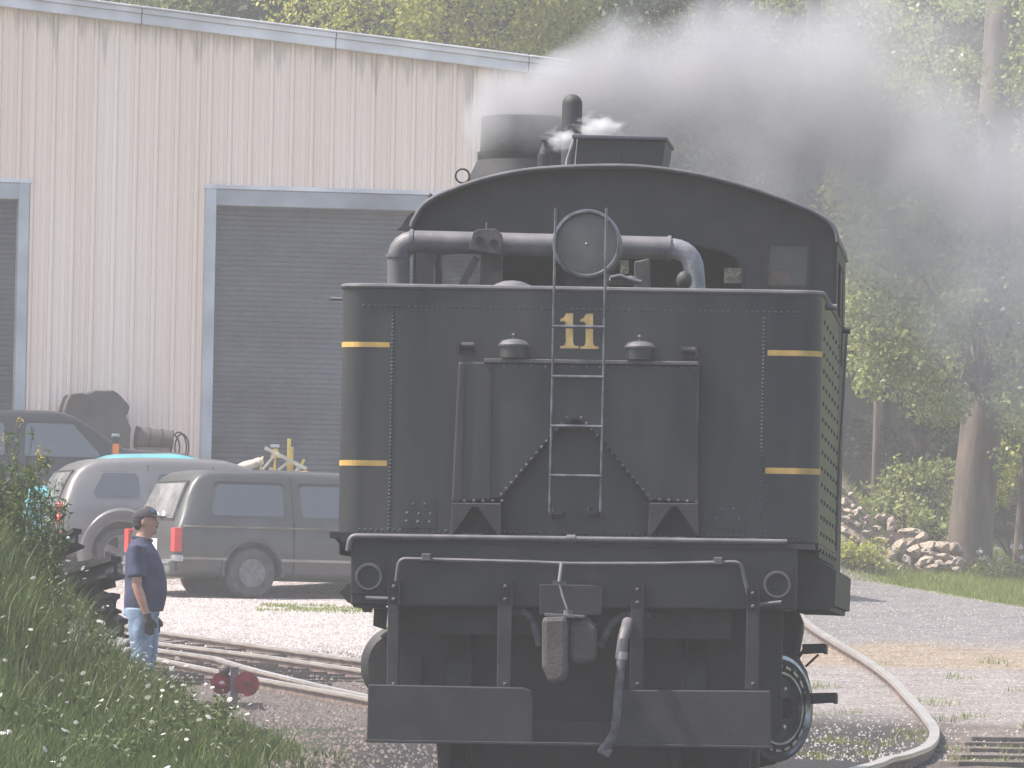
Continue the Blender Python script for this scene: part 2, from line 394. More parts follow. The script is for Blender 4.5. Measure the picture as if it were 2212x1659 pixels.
def add_eave_streaks(m):                                     # darker streaks of uneven length below the roof edge
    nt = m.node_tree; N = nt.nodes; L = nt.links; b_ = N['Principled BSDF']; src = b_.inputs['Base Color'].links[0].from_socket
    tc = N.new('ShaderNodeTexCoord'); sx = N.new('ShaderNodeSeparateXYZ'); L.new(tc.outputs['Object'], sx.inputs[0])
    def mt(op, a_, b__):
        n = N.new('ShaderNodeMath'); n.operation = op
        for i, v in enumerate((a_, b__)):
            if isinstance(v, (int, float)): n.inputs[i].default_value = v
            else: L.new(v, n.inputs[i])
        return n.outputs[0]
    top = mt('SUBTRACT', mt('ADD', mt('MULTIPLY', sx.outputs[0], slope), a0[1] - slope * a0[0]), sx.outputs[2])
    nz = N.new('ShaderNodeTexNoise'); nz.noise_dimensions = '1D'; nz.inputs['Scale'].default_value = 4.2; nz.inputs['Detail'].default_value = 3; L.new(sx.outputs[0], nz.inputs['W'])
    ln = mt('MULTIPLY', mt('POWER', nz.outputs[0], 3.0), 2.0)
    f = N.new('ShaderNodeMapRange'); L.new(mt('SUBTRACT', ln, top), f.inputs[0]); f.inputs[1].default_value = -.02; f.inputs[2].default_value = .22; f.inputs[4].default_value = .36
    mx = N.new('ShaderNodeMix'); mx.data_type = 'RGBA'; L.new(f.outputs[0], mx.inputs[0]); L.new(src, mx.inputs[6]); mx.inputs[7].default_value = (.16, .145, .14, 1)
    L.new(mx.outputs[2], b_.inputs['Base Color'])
add_eave_streaks(M['siding'])
def snap_panels(s0, s1, zlo):
    s = s0
    while s < s1 - .03:
        e = min(s + PAN, s1)
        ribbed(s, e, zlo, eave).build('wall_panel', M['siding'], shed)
        s = e
for s0, s1, zl, _ in seg:
    if s1 > s0 + .05: snap_panels(s0, s1, zl)
# fascia projecting in steps along the roof edge
fa = []
fx = s_l
while fx < s_r + .3:
    e = min(fx + 2.9, s_r + .45)
    mb = MB()
    for off, h0, h1, dy in ((0, .02, .17, -.17), (0, .17, .25, -.21), (0, .25, .28, -.25)):
        mb.prism([(fx, eave(fx) + h0 - .02), (e - .012, eave(e) + h0 - .02), (e - .012, eave(e) + h1 - .02), (fx, eave(fx) + h1 - .02)], dy, .05)
    mb.build('fascia_section', M['fascia'], shed, bevel=.01); fx = e
rf = MB()
rr = [(s_l, eave(s_l) + .23), (s_r + .42, eave(s_r + .42) + .23), (s_r + .42, eave(s_r + .42) + .26), (s_l, eave(s_l) + .26)]
rf.prism(rr, -.2, 21.0).build('roof', M['roofm'], shed)
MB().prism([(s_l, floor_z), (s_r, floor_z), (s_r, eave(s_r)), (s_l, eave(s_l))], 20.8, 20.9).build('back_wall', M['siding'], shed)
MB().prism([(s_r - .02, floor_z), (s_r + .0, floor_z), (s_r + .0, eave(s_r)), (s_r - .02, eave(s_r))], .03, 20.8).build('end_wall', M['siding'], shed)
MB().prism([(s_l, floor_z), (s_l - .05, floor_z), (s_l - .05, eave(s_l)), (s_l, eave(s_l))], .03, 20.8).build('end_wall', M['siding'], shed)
MB().bb(s_r - .06, s_r + .06, -.045, .05, floor_z, eave(s_r)).build('corner_trim', M['trim'], shed)
soot = mat('soot_stained_trim', (.37, .395, .435), .5, 0, .2, .7, 0, 30, col2=(.17, .17, .19))
def roller(L, R, T):
    tr = .155
    f = thing('roller_door', None, None, parent=shed)
    MB().bb(L - .0, L + tr, -.05, .30, floor_z, T - .02).build('door_jamb', M['trim'], f, bevel=.008)
    MB().bb(R - tr, R, -.05, .30, floor_z, T - .02).build('door_jamb', M['trim'], f, bevel=.008)
    MB().bb(L - .03, R + .03, -.06, -.004, T - .03, T + .03).build('drip_flashing', M['fascia'], f, bevel=.006)
    MB().bb(L + tr, R - tr, -.045, .28, T - .27, T - .035).build('door_header', soot, f, bevel=.008)
    z = floor_z; mb = MB(); V = []; x0, x1 = L + tr, R - tr
    zs = floor_z; prof = []
    while zs < T - .26:
        for k in range(4):
            a = k / 4 * 2 * pi; prof.append((.25 - .012 * (0, 1, 1, 0)[k], zs + .075 * (0, .18, .72, .9)[k]))
        zs += .075
    for y, zz in prof: V += [(x0, y, zz), (x1, y, zz)]
    mb.add(V, [(2 * i, 2 * i + 1, 2 * i + 3, 2 * i + 2) for i in range(len(prof) - 1)])
    mb.build('shutter_curtain', M['shutter'], f)
roller(dL, dR, dT); roller(d0L, d0R, d0T)

# ---------------------------------------------------------------- rails
def smooth_path(P, n=60):
    P = [Vector(p) for p in P]; out = []
    seg = len(P) - 1
    for j in range(seg):
        p0 = P[max(j - 1, 0)]; p1 = P[j]; p2 = P[j + 1]; p3 = P[min(j + 2, seg)]
        m = max(2, n // seg)
        for k in range(m):
            t = k / m
            out.append(.5 * ((2 * p1) + (p2 - p0) * t + (2 * p0 - 5 * p1 + 4 * p2 - p3) * t * t + (3 * p1 - p0 - 3 * p2 + p3) * t ** 3))
    out.append(P[-1]); return out
RP = [(-.065, 0), (.065, 0), (.06, .015), (.012, .03), (.01, .09), (.034, .10), (.034, .128), (-.034, .128), (-.034, .10), (-.01, .09), (-.012, .03), (-.06, .015)]
def rail_mesh(path, parent, lift=.0, name='rail', k=1.0, top=None):
    mb = MB(); hd = MB(); rings = []; hr = []
    for i, p in enumerate(path):
        t = (path[min(i + 1, len(path) - 1)] - path[max(i - 1, 0)]); t.z = 0; t.normalize(); s = Vector((t.y, -t.x, 0))
        rings.append([p + s * a + Vector((0, 0, b + lift)) for a, b in [(q[0] * k, q[1] * k) for q in RP]])
        hr.append([p + s * a + Vector((0, 0, b + lift)) for a, b in [(q[0] * k, q[1] * k) for q in ((-.0355, .112), (.0355, .112), (.033, .136), (-.033, .136))]])
    o = mb.loft(rings).build(name, M['rail'], parent)
    hd.loft(hr).build('railhead', top or M['railtop'], o, smooth=False)
    return o
def drape(P, dz=0): return [Vector((p.x, p.y, ground_z(p.x, p.y) + dz)) for p in P]
def ties(pa, pb, parent, step=.56, ext=.5):
    k = 0; acc = 0; me = None
    for i in range(1, len(pa)):
        acc += (pa[i] - pa[i - 1]).length
        if acc > step:
            acc = 0; a = pa[i]; b = min(pb, key=lambda q: (q - a).length)
            if (a - b).length > 2.6 or (a - b).length < .8: continue
            d = (b - a).normalized(); p, q = a - d * ext, b + d * ext
            if me is None:
                me = MB().box((0, 0, 0), (1, .22, .16)).mesh('tie'); me.materials.append(M['tie'])
            o = bpy.data.objects.new('tie', me); COL.objects.link(o); o.parent = parent
            o.location = (p + q) / 2 + Vector((0, 0, -.055 + random.uniform(-.01, .01))); dd = q - p
            o.scale = (dd.length, 1 + random.uniform(-.15, .1), 1)
            o.rotation_euler = (0, -math.atan2(dd.z, Vector((dd.x, dd.y)).length), atan2(dd.y, dd.x))
            b_ = o
turn = thing('railway_turnout', 'rusty rails of the turnout passing behind the standing man', 'railway track')
def px3(pts): return [G(x * 2.16, y * 2.16) for x, y in pts]
r1 = [(70, 622), (117, 633), (130, 635), (161, 640), (254, 653.4), (359, 668.7), (430, 681)]
r2 = [(70, 640), (120, 647), (159, 652), (254, 663.6), (359, 678.8), (430, 692)]
r3 = [(70, 646), (120, 653), (157.5, 658.5), (210, 666), (225, 670.4), (257, 679.7), (310, 693), (366, 706), (400, 714)]
r4 = [(70, 655), (120, 662), (156, 667.8), (210, 678.8), (257, 688), (310, 698), (366, 708.6), (400, 716)]
RR = [drape(smooth_path(px3(r)), .0) for r in (r1, r2, r3, r4)]
for P in RR: rail_mesh(P, turn, -.035)
ties(RR[0], RR[2], turn, .6); ties(RR[1], RR[3], turn, .6)
curve = thing('railway_track', 'pale worn rail curving round to the right of the locomotive', 'railway track')
cr = [(1690, 1290), (1735, 1356), (1800, 1402), (1870, 1445), (1925, 1487), (1965, 1530), (2000, 1572), (2018, 1602), (2010, 1632), (1970, 1656), (1905, 1676), (1840, 1700), (1780, 1730)]
CP = drape(smooth_path([G(x, y) for x, y in cr], 120))
rail_mesh(CP, curve, -.07, k=1.45)
inner = []
for i, p in enumerate(CP):
    t = CP[min(i + 2, len(CP) - 1)] - CP[max(i - 2, 0)]; t.z = 0; t.normalize(); inner.append(p + Vector((t.y, -t.x, 0)) * 1.5)
inner = drape(inner)
rail_mesh(inner, curve, -.07, k=1.45)
pw = thing('plank_crossing', 'dark weathered planks laid flat in the gravel at the lower right corner', 'planks')
for k, (y, xs0, xs1) in enumerate(((1600, 2095, 2270), (1612, 2075, 2280), (1625, 2085, 2300), (1640, 2060, 2300), (1655, 2050, 2320))):
    a, b_ = G(xs0, y), G(xs1, y + 3); MB().bar(a + Vector((0, 0, .01)), b_ + Vector((0, 0, .01)), .28, .07).build('plank', M['tie'], pw, bevel=.01)

# ---------------------------------------------------------------- locomotive
LYAW = -atan2(.0666, 1)
p0 = at(1253, 1480, 48.0)
loco = thing('steam_locomotive', 'black steam locomotive seen from its tender end, numbered 11 in gold', 'locomotive', (p0.x, 48.0, 0), LYAW)
Rl = Matrix.Rotation(LYAW, 3, 'Z'); Ri = Rl.transposed(); L0 = Vector((p0.x, 48.0, 0))
def LP(x, y, ly=0.0):
    o = Ri @ (Vector((0, 0, CAM_H)) - L0); d = Ri @ ray(x, y); t = (ly - o.y) / d.y; q = o + d * t
    return (q.x, q.z)
def L3(x, y, ly): a = LP(x, y, ly); return Vector((a[0], ly, a[1]))
def PP(pts, ly): return [LP(x, y, ly) for x, y in pts]
def PX(ly): return (48.0 + ly) / FOC                  # metres per picture pixel at that plane
B, BD, DU, UN = M['black'], M['blackdull'], M['dusty'], M['under']

# tank
xa, zt = LP(737, 617); xb, zt2 = LP(1777, 633); zt = (zt + zt2) / 2
zb = LP(1250, 1163)[1]; LT = 4.1; rc = .14
def ringplan(x0, x1, y0, y1, r, z, n=8):
    R = []
    for k in range(n + 1): a = pi + pi / 2 * k / n; R.append((x0 + r + r * cos(a), y0 + r + r * sin(a), z))
    for k in range(n + 1): a = 1.5 * pi + pi / 2 * k / n; R.append((x1 - r + r * cos(a), y0 + r + r * sin(a), z))
    R += [(x1, y1, z), (x0, y1, z)]
    return [Vector(p) for p in R]
tank = MB().loft([ringplan(xa, xb, 0, LT, rc, z) for z in (zb, zb + .7, zt - .5, zt)], cap=False)
bm_in = [ringplan(xa + .012, xb - .012, .012, LT - .012, rc - .012, z) for z in (zt, zt - .25)]
tank.loft([ringplan(xa, xb, 0, LT, rc, zt), bm_in[0], bm_in[1]], cap=False)
tk = tank.build('water_tank', B, loco, smooth=True)
MB().loft([ringplan(xa + .01, xb - .01, .01, LT, rc, z) for z in (zt - .28, zt - .26)]).build('tank_top', DU, loco)
MB().bb(xa + .02, xb - .02, .1, LT, zb - .01, zb + .02).build('tank_floor', UN, loco)
rim = ringplan(xa, xb, 0, LT, rc, zt); rim = rim[-1:] + rim[:-1]
MB().tube(rim, .017, 8).build('rim_bead', M['pipe'], loco, smooth=True)
sk = MB(); sk.bb(xb - .012, xb - .002, .16, LT + .2, LP(1765, 1187)[1], zb - .005)
sk.build('tank_skirt', B, loco); MB().bb(xa + .002, xa + .012, .2, LT, zb - .12, zb - .005).build('tank_skirt', B, loco)
# rivets
def rivets(name, pts, r=.0085, h=.006, d=(0, -1, 0)):
    mb = MB()
    for p in pts: mb.stud(p, r, h, d)
    return mb.build(name, M['ladder'] if name == 'bright_rivets' else (UN if name == 'side_rivets' else M['rivet']), loco, kind='stuff')
row = []
zr_ = LP(1250, 668)[1]
n = 76
for i in range(n):
    x = xa + rc + (xb - xa - 2 * rc) * i / (n - 1); row.append(Vector((x, 0, zr_)))
for xx in (848, 1650):
    x = LP(xx - 3, 900)[0]
    for k in range(58):
        z = zr_ - .04 - (zr_ - zb - .08) * k / 57; row.append(Vector((x, 0, z)))
for i in range(n):
    x = xa + rc + (xb - xa - 2 * rc) * i / (n - 1); row.append(Vector((x, 0, zb + .03)))
rv = rivets('rivet_rows', row, .0095, .008)
side = []
for j in range(15):
    z = zt - .16 - j * .098
    for i in range(6): side.append(Vector((xb, rc + .25 + i * .68, z - (i % 2) * .0)))
rivets('side_rivets', side, .016, .012, (1, 0, 0))
# stripes follow the rounded corner
def stripe(x0p, x1p, y0, y1, sidec):
    z0 = LP((x0p + x1p) / 2, y1)[1]; z1 = LP((x0p + x1p) / 2, y0)[1]
    xi = LP(x1p if sidec < 0 else x0p, y0)[0]
    base = ringplan(xa - .002, xb + .002, -.002, LT, rc + .002, 0)
    pts = base[:9] if sidec < 0 else base[9:18]
    pts = (pts + [Vector((xi, -.002, 0))]) if sidec < 0 else ([Vector((xi, -.002, 0))] + pts)
    V = []
    for p in pts: V += [(p.x, p.y, z0), (p.x, p.y, z1)]
    MB().add(V, [(2 * i, 2 * i + 2, 2 * i + 3, 2 * i + 1) for i in range(len(pts) - 1)]).build('yellow_stripe', M['yellow'], loco)
stripe(735, 842, 738.5, 749.5, -1); stripe(733, 836, 994, 1006, -1); stripe(1658, 1777, 757, 769, 1); stripe(1653, 1767, 1011, 1024, 1)
# number 11 (serif figures)
def one(xl, yt):
    P = [(13, 0), (28, 0), (28, 62), (31, 70), (40, 71), (40, 76), (0, 76), (0, 71), (9, 70), (12, 62), (12, 20), (8, 17), (0, 18), (0, 13), (8, 9)]
    MB().prism(PP([(xl + x, yt + y) for x, y in P], -.004), -.004, -.001).build('number_one', M['gold'], loco)
one(1210, 676.5); one(1253, 677.5)
# rear water-bottom casing with inverted V
W0 = -.11
cas = [(990, 781), (1510, 789), (1509, 1088), (1401, 1081), (1297, 948), (1250, 908), (1238, 908), (1190, 945), (1083, 1078), (975, 1086)]
MB().prism(PP(cas, W0), W0, -.002).build('rear_casing', B, loco, bevel=.012)
MB().prism(PP([(1046, 774), (1508, 781), (1510, 789), (1044, 783)], W0 - .02), W0 - .02, -.003).build('casing_ledge', M['pipe'], loco, bevel=.004)
for x in (1000, 1060, 1508):
    MB().prism(PP([(x - 3, 790), (x + 3, 790), (x - 2, 1080), (x - 8, 1080)], W0 - .008), W0 - .008, W0 + .002).build('casing_strap', DU, loco)
cr_ = []
for i in range(16):
    a = L3(1060 + i * 29.5, 784 + i * .4 + 6, W0); cr_.append(a)
for (x0, y0, x1, y1, k) in ((1083, 1068, 1225, 902, 14), (1256, 902, 1400, 1070, 14), (1003, 1082, 1085, 1082, 5), (1405, 1078, 1505, 1084, 6)):
    for i in range(k): cr_.append(L3(x0 + (x1 - x0) * i / (k - 1), y0 + (y1 - y0) * i / (k - 1), W0))
rivets('bright_rivets', cr_, .011, .009)
rivets('bright_rivets', [L3(x, y, -.012) for x, y in ((893, 1090), (918, 1090), (880, 1108), (905, 1110), (930, 1110), (878, 1126), (903, 1127), (928, 1128), (1560, 1100), (1585, 1100), (1548, 1120), (1572, 1122), (1597, 1122))], .011, .009)
for xs in ((868, 940), (1535, 1607)):
    MB().prism(PP([(xs[0], 1080), (xs[1], 1081), (xs[1] + 2, 1140), (xs[0] - 2, 1140)], -.01), -.01, -.001).build('bracket_plate', B, loco)
# steps boxes with triangular hole
for x0, x1, ap in ((972, 1083, 1026), (1399, 1510, 1456)):
    yb = 1157
    MB().prism(PP([(x0 + 4, 1086), (x1, 1087), (x1, yb), (ap + 48, yb), (ap + 6, 1096), (ap - 6, 1096), (ap - 48, yb), (x0, yb)], W0 - .02), W0 - .02, -.003).build('gusset_bracket', DU, loco, bevel=.006)
    MB().prism(PP([(ap - 50, yb), (ap, 1090), (ap + 50, yb)], -.006), -.006, -.003).build('gusset_recess', UN, loco)
# filler caps
for cx, cy in ((1110, 757), (1382, 761)):
    c = L3(cx, cy, -.10); g_ = thing('filler_cap', None, None, parent=loco)
    MB().lathe([(.001, -.045), (.082, -.045), (.082, .025), (.001, .025)], c, 24).build('filler_neck', B, g_, smooth=True)
    MB().lathe([(.092, .025), (.092, .035), (.07, .058), (.03, .068), (.001, .07)], c, 24).build('filler_lid', M['pipe'], g_, smooth=True)
    MB().lathe([(.008, .068), (.008, .085), (.016, .092), (.012, .104), (.001, .106)], c, 12).build('knob', M['ladder'], g_, smooth=True)
for cx, cy, s in ((1008, 747, 1), (1488, 757, -1)):
    mb = MB(); c = L3(cx, cy, -.08)
    mb.cyl(c + Vector((-.045, 0, 0)), c + Vector((.045, 0, 0)), .022, n=12); mb.box(c + Vector((-.05 * s, 0, -.01)), (.02, .08, .07)); mb.box(c + Vector((.0, .03, -.03)), (.10, .04, .03))
    mb.build('lid_hinge', DU, loco)
# ladder
rl = MB()
for a, b in ((1200, 1187), (1310, 1297)):
    MB().tube([L3(a, 449, -.16), L3(a - .2, 460, -.16), L3((a + b) / 2, 800, -.16), L3(b, 1105, -.16), L3(b + 2, 1116, -.13), L3(b + 8, 1118, -.03)], .008, 8).build('ladder_rail', M['ladder'], loco, smooth=True)
for y in (706, 814, 921, 1028):
    xx = 1200 - 13 * (y - 449) / 671
    MB().cyl(L3(xx - 2, y - 1, -.16), L3(xx + 112, y + 1, -.16), .0105, n=8).build('ladder_rung', M['ladder'], loco, smooth=True)
for x in (1204, 1280):
    mb = MB(); c = L3(x, 1108, -.06); mb.box(c, (.07, .11, .02)); mb.cyl(c + Vector((-.02, -.03, .01)), c + Vector((-.02, -.03, .03)), .014, n=6); mb.build('ladder_foot', DU, loco)
# headlight
h = .35; c = L3(1268, 527, h); R_ = 73.5 * PX(h)
hl = thing('headlight', None, None, parent=loco)
MB().lathe([(R_ * .55, .42), (R_ * .97, .36), (R_ * .97, 0), (R_ * .90, -.01), (R_ * .90, .02)], c, 48, 'y').build('headlight_case', B, hl, smooth=True)
MB().lathe([(R_ * .89, -.012), (R_ * .93, -.03), (R_ * 1.0, -.028), (R_ * 1.02, .0), (R_ * .97, .03)], c, 48, 'y').build('headlight_ring', M['ladder'], hl, smooth=True)
MB().lathe([(.001, -.016), (R_ * .4, -.012), (R_ * .9, .0)], c, 48, 'y').build('headlight_glass', M['lens'], hl, smooth=True)
MB().ball(c + Vector((-.003, -.018, 0)), .007).build('bulb_tip', M['chrome'], hl, smooth=True)
mb = MB(); mb.bb(c.x - .12, c.x + .12, h + .02, h + .34, zt - .27, c.z - R_ * .8); mb.bb(c.x - .22, c.x + .22, h - .02, h + .4, zt - .27, zt - .24); mb.build('headlight_bracket', BD, hl)
mb = MB(); mb.cyl(c + Vector((0, .12, R_ * .9)), c + Vector((0, .12, R_ * 1.06)), .03, n=10); mb.build('headlight_vent', B, hl, smooth=True)
# big cross pipe
def arc_path(P, r=.1, k=6):
    P = [Vector(p) for p in P]; out = [P[0]]
    for i in range(1, len(P) - 1):
        a = (P[i - 1] - P[i]).normalized(); b = (P[i + 1] - P[i]).normalized(); s, e = P[i] + a * r, P[i] + b * r
        for j in range(k + 1):
            t = j / k; out.append(s * (1 - t) ** 2 + P[i] * 2 * t * (1 - t) + e * t * t)
    out.append(P[-1]); return out
h = 2.4; pr = 24.5 * PX(h)
MB().tube(arc_path([L3(1450, 536, h), L3(861, 521, h), L3(861, 720, h)], .12), pr, 20).build('cross_pipe', M['pipe'], loco, smooth=True)
for x in (873 + 12, 1195, 1442):
    MB().cyl(L3(x, 522 + (x - 880) * .025, h), L3(x + 8, 522 + (x - 872) * .025, h), pr * 1.12, n=20).build('pipe_flange', M['pipe'], loco, smooth=True)
MB().cyl(L3(861, 549, h), L3(861, 556, h), pr * 1.12, n=20).build('pipe_flange', M['pipe'], loco, smooth=True)
MB().tube(arc_path([L3(1445, 536, h), L3(1496, 540, h), L3(1508, 700, h)], .13), pr * .9, 20).build('pipe_elbow', M['elbow'], loco, smooth=True)
MB().prism(PP([(1022, 502), (1032, 495), (1070, 494), (1083, 505), (1085, 512), (1082, 550), (1012, 539)], 2.25), 2.25, 2.32).build('pulley_plate', M['ruststeel'], loco, bevel=.004)
for x, y in ((1036, 519), (1067, 525)):
    MB().cyl(L3(x, y, 2.235), L3(x, y, 2.26), .025, n=16).build('plate_hole_disc', UN, loco)  # dark discs stand in for the holes through the plate
MB().cyl(L3(1051, 480, 2.28), L3(1050, 505, 2.28), .006, n=6).build('plate_pin', M['ladder'], loco)
MB().prism(PP([(1040, 548), (1083, 550), (1083, 660), (1040, 660)], 2.45), 2.45, 2.6).build('pipe_column', M['ruststeel'], loco, bevel=.01)
MB().bar(L3(1030, 555, 2.3), L3(985, 640, 2.3), .04, .04).build('brace_rod', BD, loco)
MB().prism(PP([(1370, 565), (1402, 558), (1404, 660), (1370, 660)], 1.2), 1.2, 1.3).build('tank_post', M['ruststeel'], loco, bevel=.008)
mb = MB()
for x in (1330, 1345, 1362): mb.ball(L3(x, 606, .9), (.05, .05, .03), 10, 6)
mb.tube([L3(1318, 600, .85), L3(1340, 596, .85), L3(1360, 604, .85), L3(1385, 610, .85)], .014, 8)
mb.build('valve_fittings', M['pipe'], loco, smooth=True)
MB().ball(L3(1478, 606, 1.0), (.05, .05, .06), 10, 6).build('tank_fitting', DU, loco, smooth=True)
MB().ball(L3(1107, 640, 2.0), (.16, .3, .10), 16, 8).build('dome_cover', M['pipe'], loco, smooth=True)
# coal bunker partitions between tank and cab
mb = MB(); mb.bb(xa + .3, xb - .3, 2.9, 2.93, zb, zt - .02); mb.build('bunker_plate', BD, loco)

# cab
CY = 4.45; CF = 6.7
arch = [(893, 492), (899, 476), (930, 437), (1010, 402), (1105, 377), (1200, 366), (1330, 362), (1420, 367), (1510, 381), (1610, 406), (1700, 437), (1760, 462), (1788, 479), (1804, 500), (1809, 525)]
A = PP(arch, CY)
# smooth the arch
A3 = [Vector((p[0], 0, p[1])) for p in A]; As = [(p.x, p.z) for p in smooth_path(A3, 70)]
def offs(P, d):
    out = []
    for i, p in enumerate(P):
        a = P[max(i - 1, 0)]; b = P[min(i + 1, len(P) - 1)]; t = Vector((b[0] - a[0], b[1] - a[1])).normalized(); out.append((p[0] - t.y * d, p[1] + t.x * d))
    return out
xL, xR = As[0][0], As[-1][0]; zfl = .95
roof_poly = offs(As, .012) + offs(As, -.012)[::-1]
MB().prism(roof_poly, CY - .14, CF + .2).build('cab_roof', B, loco)
MB().tube([Vector((p[0], CY - .14, p[1])) for p in offs(As, .004)], .013, 8).build('roof_bead', M['pipe'], loco, smooth=True)
inn = offs(As, -.013)
# rear wall: upper panel down to the arched opening
op = [(940, 700), (940, 560), (950, 548), (1100, 533), (1250, 524), (1400, 522), (1500, 527), (1560, 540), (1590, 556), (1604, 578), (1606, 700)]
O = PP(op, CY)
wl = [p for p in inn]
zside = 1.12
poly = [(xL + .013, zside)] + wl + [(xR - .013, zside)] + [(O[-1][0], zside)] + O[::-1][1:-1] + [(O[0][0], zside)]
# window hole in right panel handled by building the wall as pieces
wx0, wz1 = LP(1657, 524, CY); wx1, wz0 = LP(1747, 622, CY)
xo = O[-1][0]
def clipx(P, a, b):                    # part of the arch line between two x
    out = []
    for p, q in zip(P, P[1:]):
        if a <= p[0] <= b: out.append(p)
        for c in (a, b):
            if (p[0] - c) * (q[0] - c) < 0:
                t = (c - p[0]) / (q[0] - p[0]); out.append((c, p[1] + t * (q[1] - p[1])))
    if a <= P[-1][0] <= b: out.append(P[-1])
    return sorted(set(out))
mb = MB(); Y0, Y1 = CY, CY + .03
topo = O[1:-1]
mb.prism(clipx(inn, O[0][0], xo) + [(xo, topo[-1][1])] + topo[::-1], Y0, Y1)
mb.prism([(O[0][0], zside), (xL + .02, zside)] + clipx(inn, xL + .02, O[0][0]), Y0, Y1)
mb.prism([(xo, zside)] + clipx(inn, xo, wx0) + [(wx0, zside)], Y0, Y1)
mb.prism([(wx0, wz1)] + clipx(inn, wx0, wx1) + [(wx1, wz1)], Y0, Y1)
mb.prism([(wx0, zside), (wx0, wz0), (wx1, wz0), (wx1, zside)], Y0, Y1)
mb.prism([(wx1, zside)] + clipx(inn, wx1, xR - .02) + [(xR - .02, zside)], Y0, Y1)
mb.build('cab_rear_wall', BD, loco)
# bead round the opening
MB().tube([Vector((p[0], CY - .01, p[1])) for p in O], .012, 6).build('opening_bead', DU, loco)
for a, b in (((wx0, wz0), (wx0, wz1)), ((wx1, wz0), (wx1, wz1)), ((wx0, wz1), (wx1, wz1)), ((wx0, wz0), (wx1, wz0))):
    MB().bar((a[0], CY - .012, a[1]), (b[0], CY - .012, b[1]), .025, .02, (0, 1, 0)).build('window_trim', DU, loco)
MB().bb(wx0, wx1, CY + .012, CY + .016, wz0, wz1).build('rear_window_pane', M['clear'], loco)
# left wing of the opening seen against the shed: wall post
MB().prism(PP([(893, 500), (938, 520), (940, 700), (893, 700)], CY + .03), CY + .032, CY + .06).build('cab_corner_post', DU, loco)
# side walls with window
for xs, sg in ((xL, 1), (xR, -1)):
    mb = MB(); x0, x1 = xs, xs + .014 * sg
    ztop = As[0][1] if sg > 0 else As[-1][1]
    mb.bb(x0, x1, CY, CY + .3, zside, ztop); mb.bb(x0, x1, CY + .3, CF - .5, zside, ztop - .75); mb.bb(x0, x1, CF - .5, CF, zside, ztop); mb.bb(x0, x1, CY + .3, CF - .5, ztop - .1, ztop)
    mb.build('cab_side_wall', BD, loco)
    MB().bb(xs + .004 * sg, xs + .007 * sg, CY + 1.2, CF - .5, ztop - .75, ztop - .1).build('cab_side_pane', M['clear'], loco)
# front wall with windows the light comes through
FP = CF
holes = [(938, 540, 1037, 640), (1564, 578, 1602, 612), (1340, 562, 1358, 592), (1384, 562, 1394, 590)]
H = []
for a, b, c_, d in holes:
    q0 = LP(a, b, FP); q1 = LP(c_, d, FP); H.append((q0[0], q1[0], q1[1], q0[1]))
H.sort()
mb = MB(); x = xL + .02
for (a, b, z0, z1) in H:
    mb.prism([(x, zside)] + clipx(inn, x, a) + [(a, zside)], FP, FP + .03)
    mb.prism([(a, z1)] + clipx(inn, a, b) + [(b, z1)], FP, FP + .03); mb.prism([(a, zside), (a, z0), (b, z0), (b, zside)], FP, FP + .03)
    MB().bb(a, b, FP + .01, FP + .014, z0, z1).build('front_window_pane', M['clear'], loco)
    x = b
mb.prism([(x, zside)] + clipx(inn, x, xR - .02) + [(xR - .02, zside)], FP, FP + .03)
mb.build('cab_front_wall', BD, loco)
MB().bb(xL + .02, xR - .02, CY + .03, CF, 1.12, 1.17).build('cab_floor', UN, loco)
# crew seat and red cloth near the right window
mb = MB(); c = L3(1682, 606, CY + .5); mb.ball(c, (.085, .05, .075), 12, 8); mb.build('red_cloth_bundle', mat('red_cloth', (.30, .05, .04), .9, 0, .2, 12), loco, smooth=True)
MB().box(c + Vector((0, .1, -.25)), (.4, .4, .08)).build('cab_seat', BD, loco, bevel=.02)
MB().box(L3(1690, 626, CY + .04), (.09, .05, .02)).build('grab_handle', M['pipe'], loco)
# gutter and lamp-bracket bits on the left eave
mb = MB(); mb.prism(PP([(857, 496), (866, 490), (880, 468), (893, 458), (897, 478), (893, 500)], 6.2), 6.2, 6.3); mb.build('eave_bracket', BD, loco)
MB().stud(L3(929, 432, CY - .05), .018, .05, (0, 0, 1)).build('roof_stud', BD, loco)
# roof ventilator
V0 = 5.2
vent = thing('roof_ventilator', None, None, parent=loco)
MB().prism(PP([(1240, 300), (1438, 305), (1428, 372), (1228, 370)], V0), V0, V0 + .9).build('ventilator_box', BD, vent)
MB().prism(PP([(1236, 290), (1441, 295), (1440, 303), (1235, 298)], V0 - .05), V0 - .05, V0 + 1.0).build('ventilator_lid', mat('faded_lid', (.075, .06, .085), .6), vent, bevel=.006)
MB().prism(PP([(1333, 305), (1338, 305), (1336, 364), (1332, 364)], V0 - .012), V0 - .012, V0 - .001).build('ventilator_divider', DU, vent)
MB().tube([L3(1238, 300, V0 - .08), L3(1232, 320, V0 - .08), L3(1224, 345, V0 - .08), L3(1221, 364, V0 - .08)], .006, 6).build('bell_cord', M['chrome'], vent)
MB().tube([L3(1247, 300, V0 - .03), L3(1241, 366, V0 - .03)], .004, 6).build('thin_cord', M['chrome'], vent)
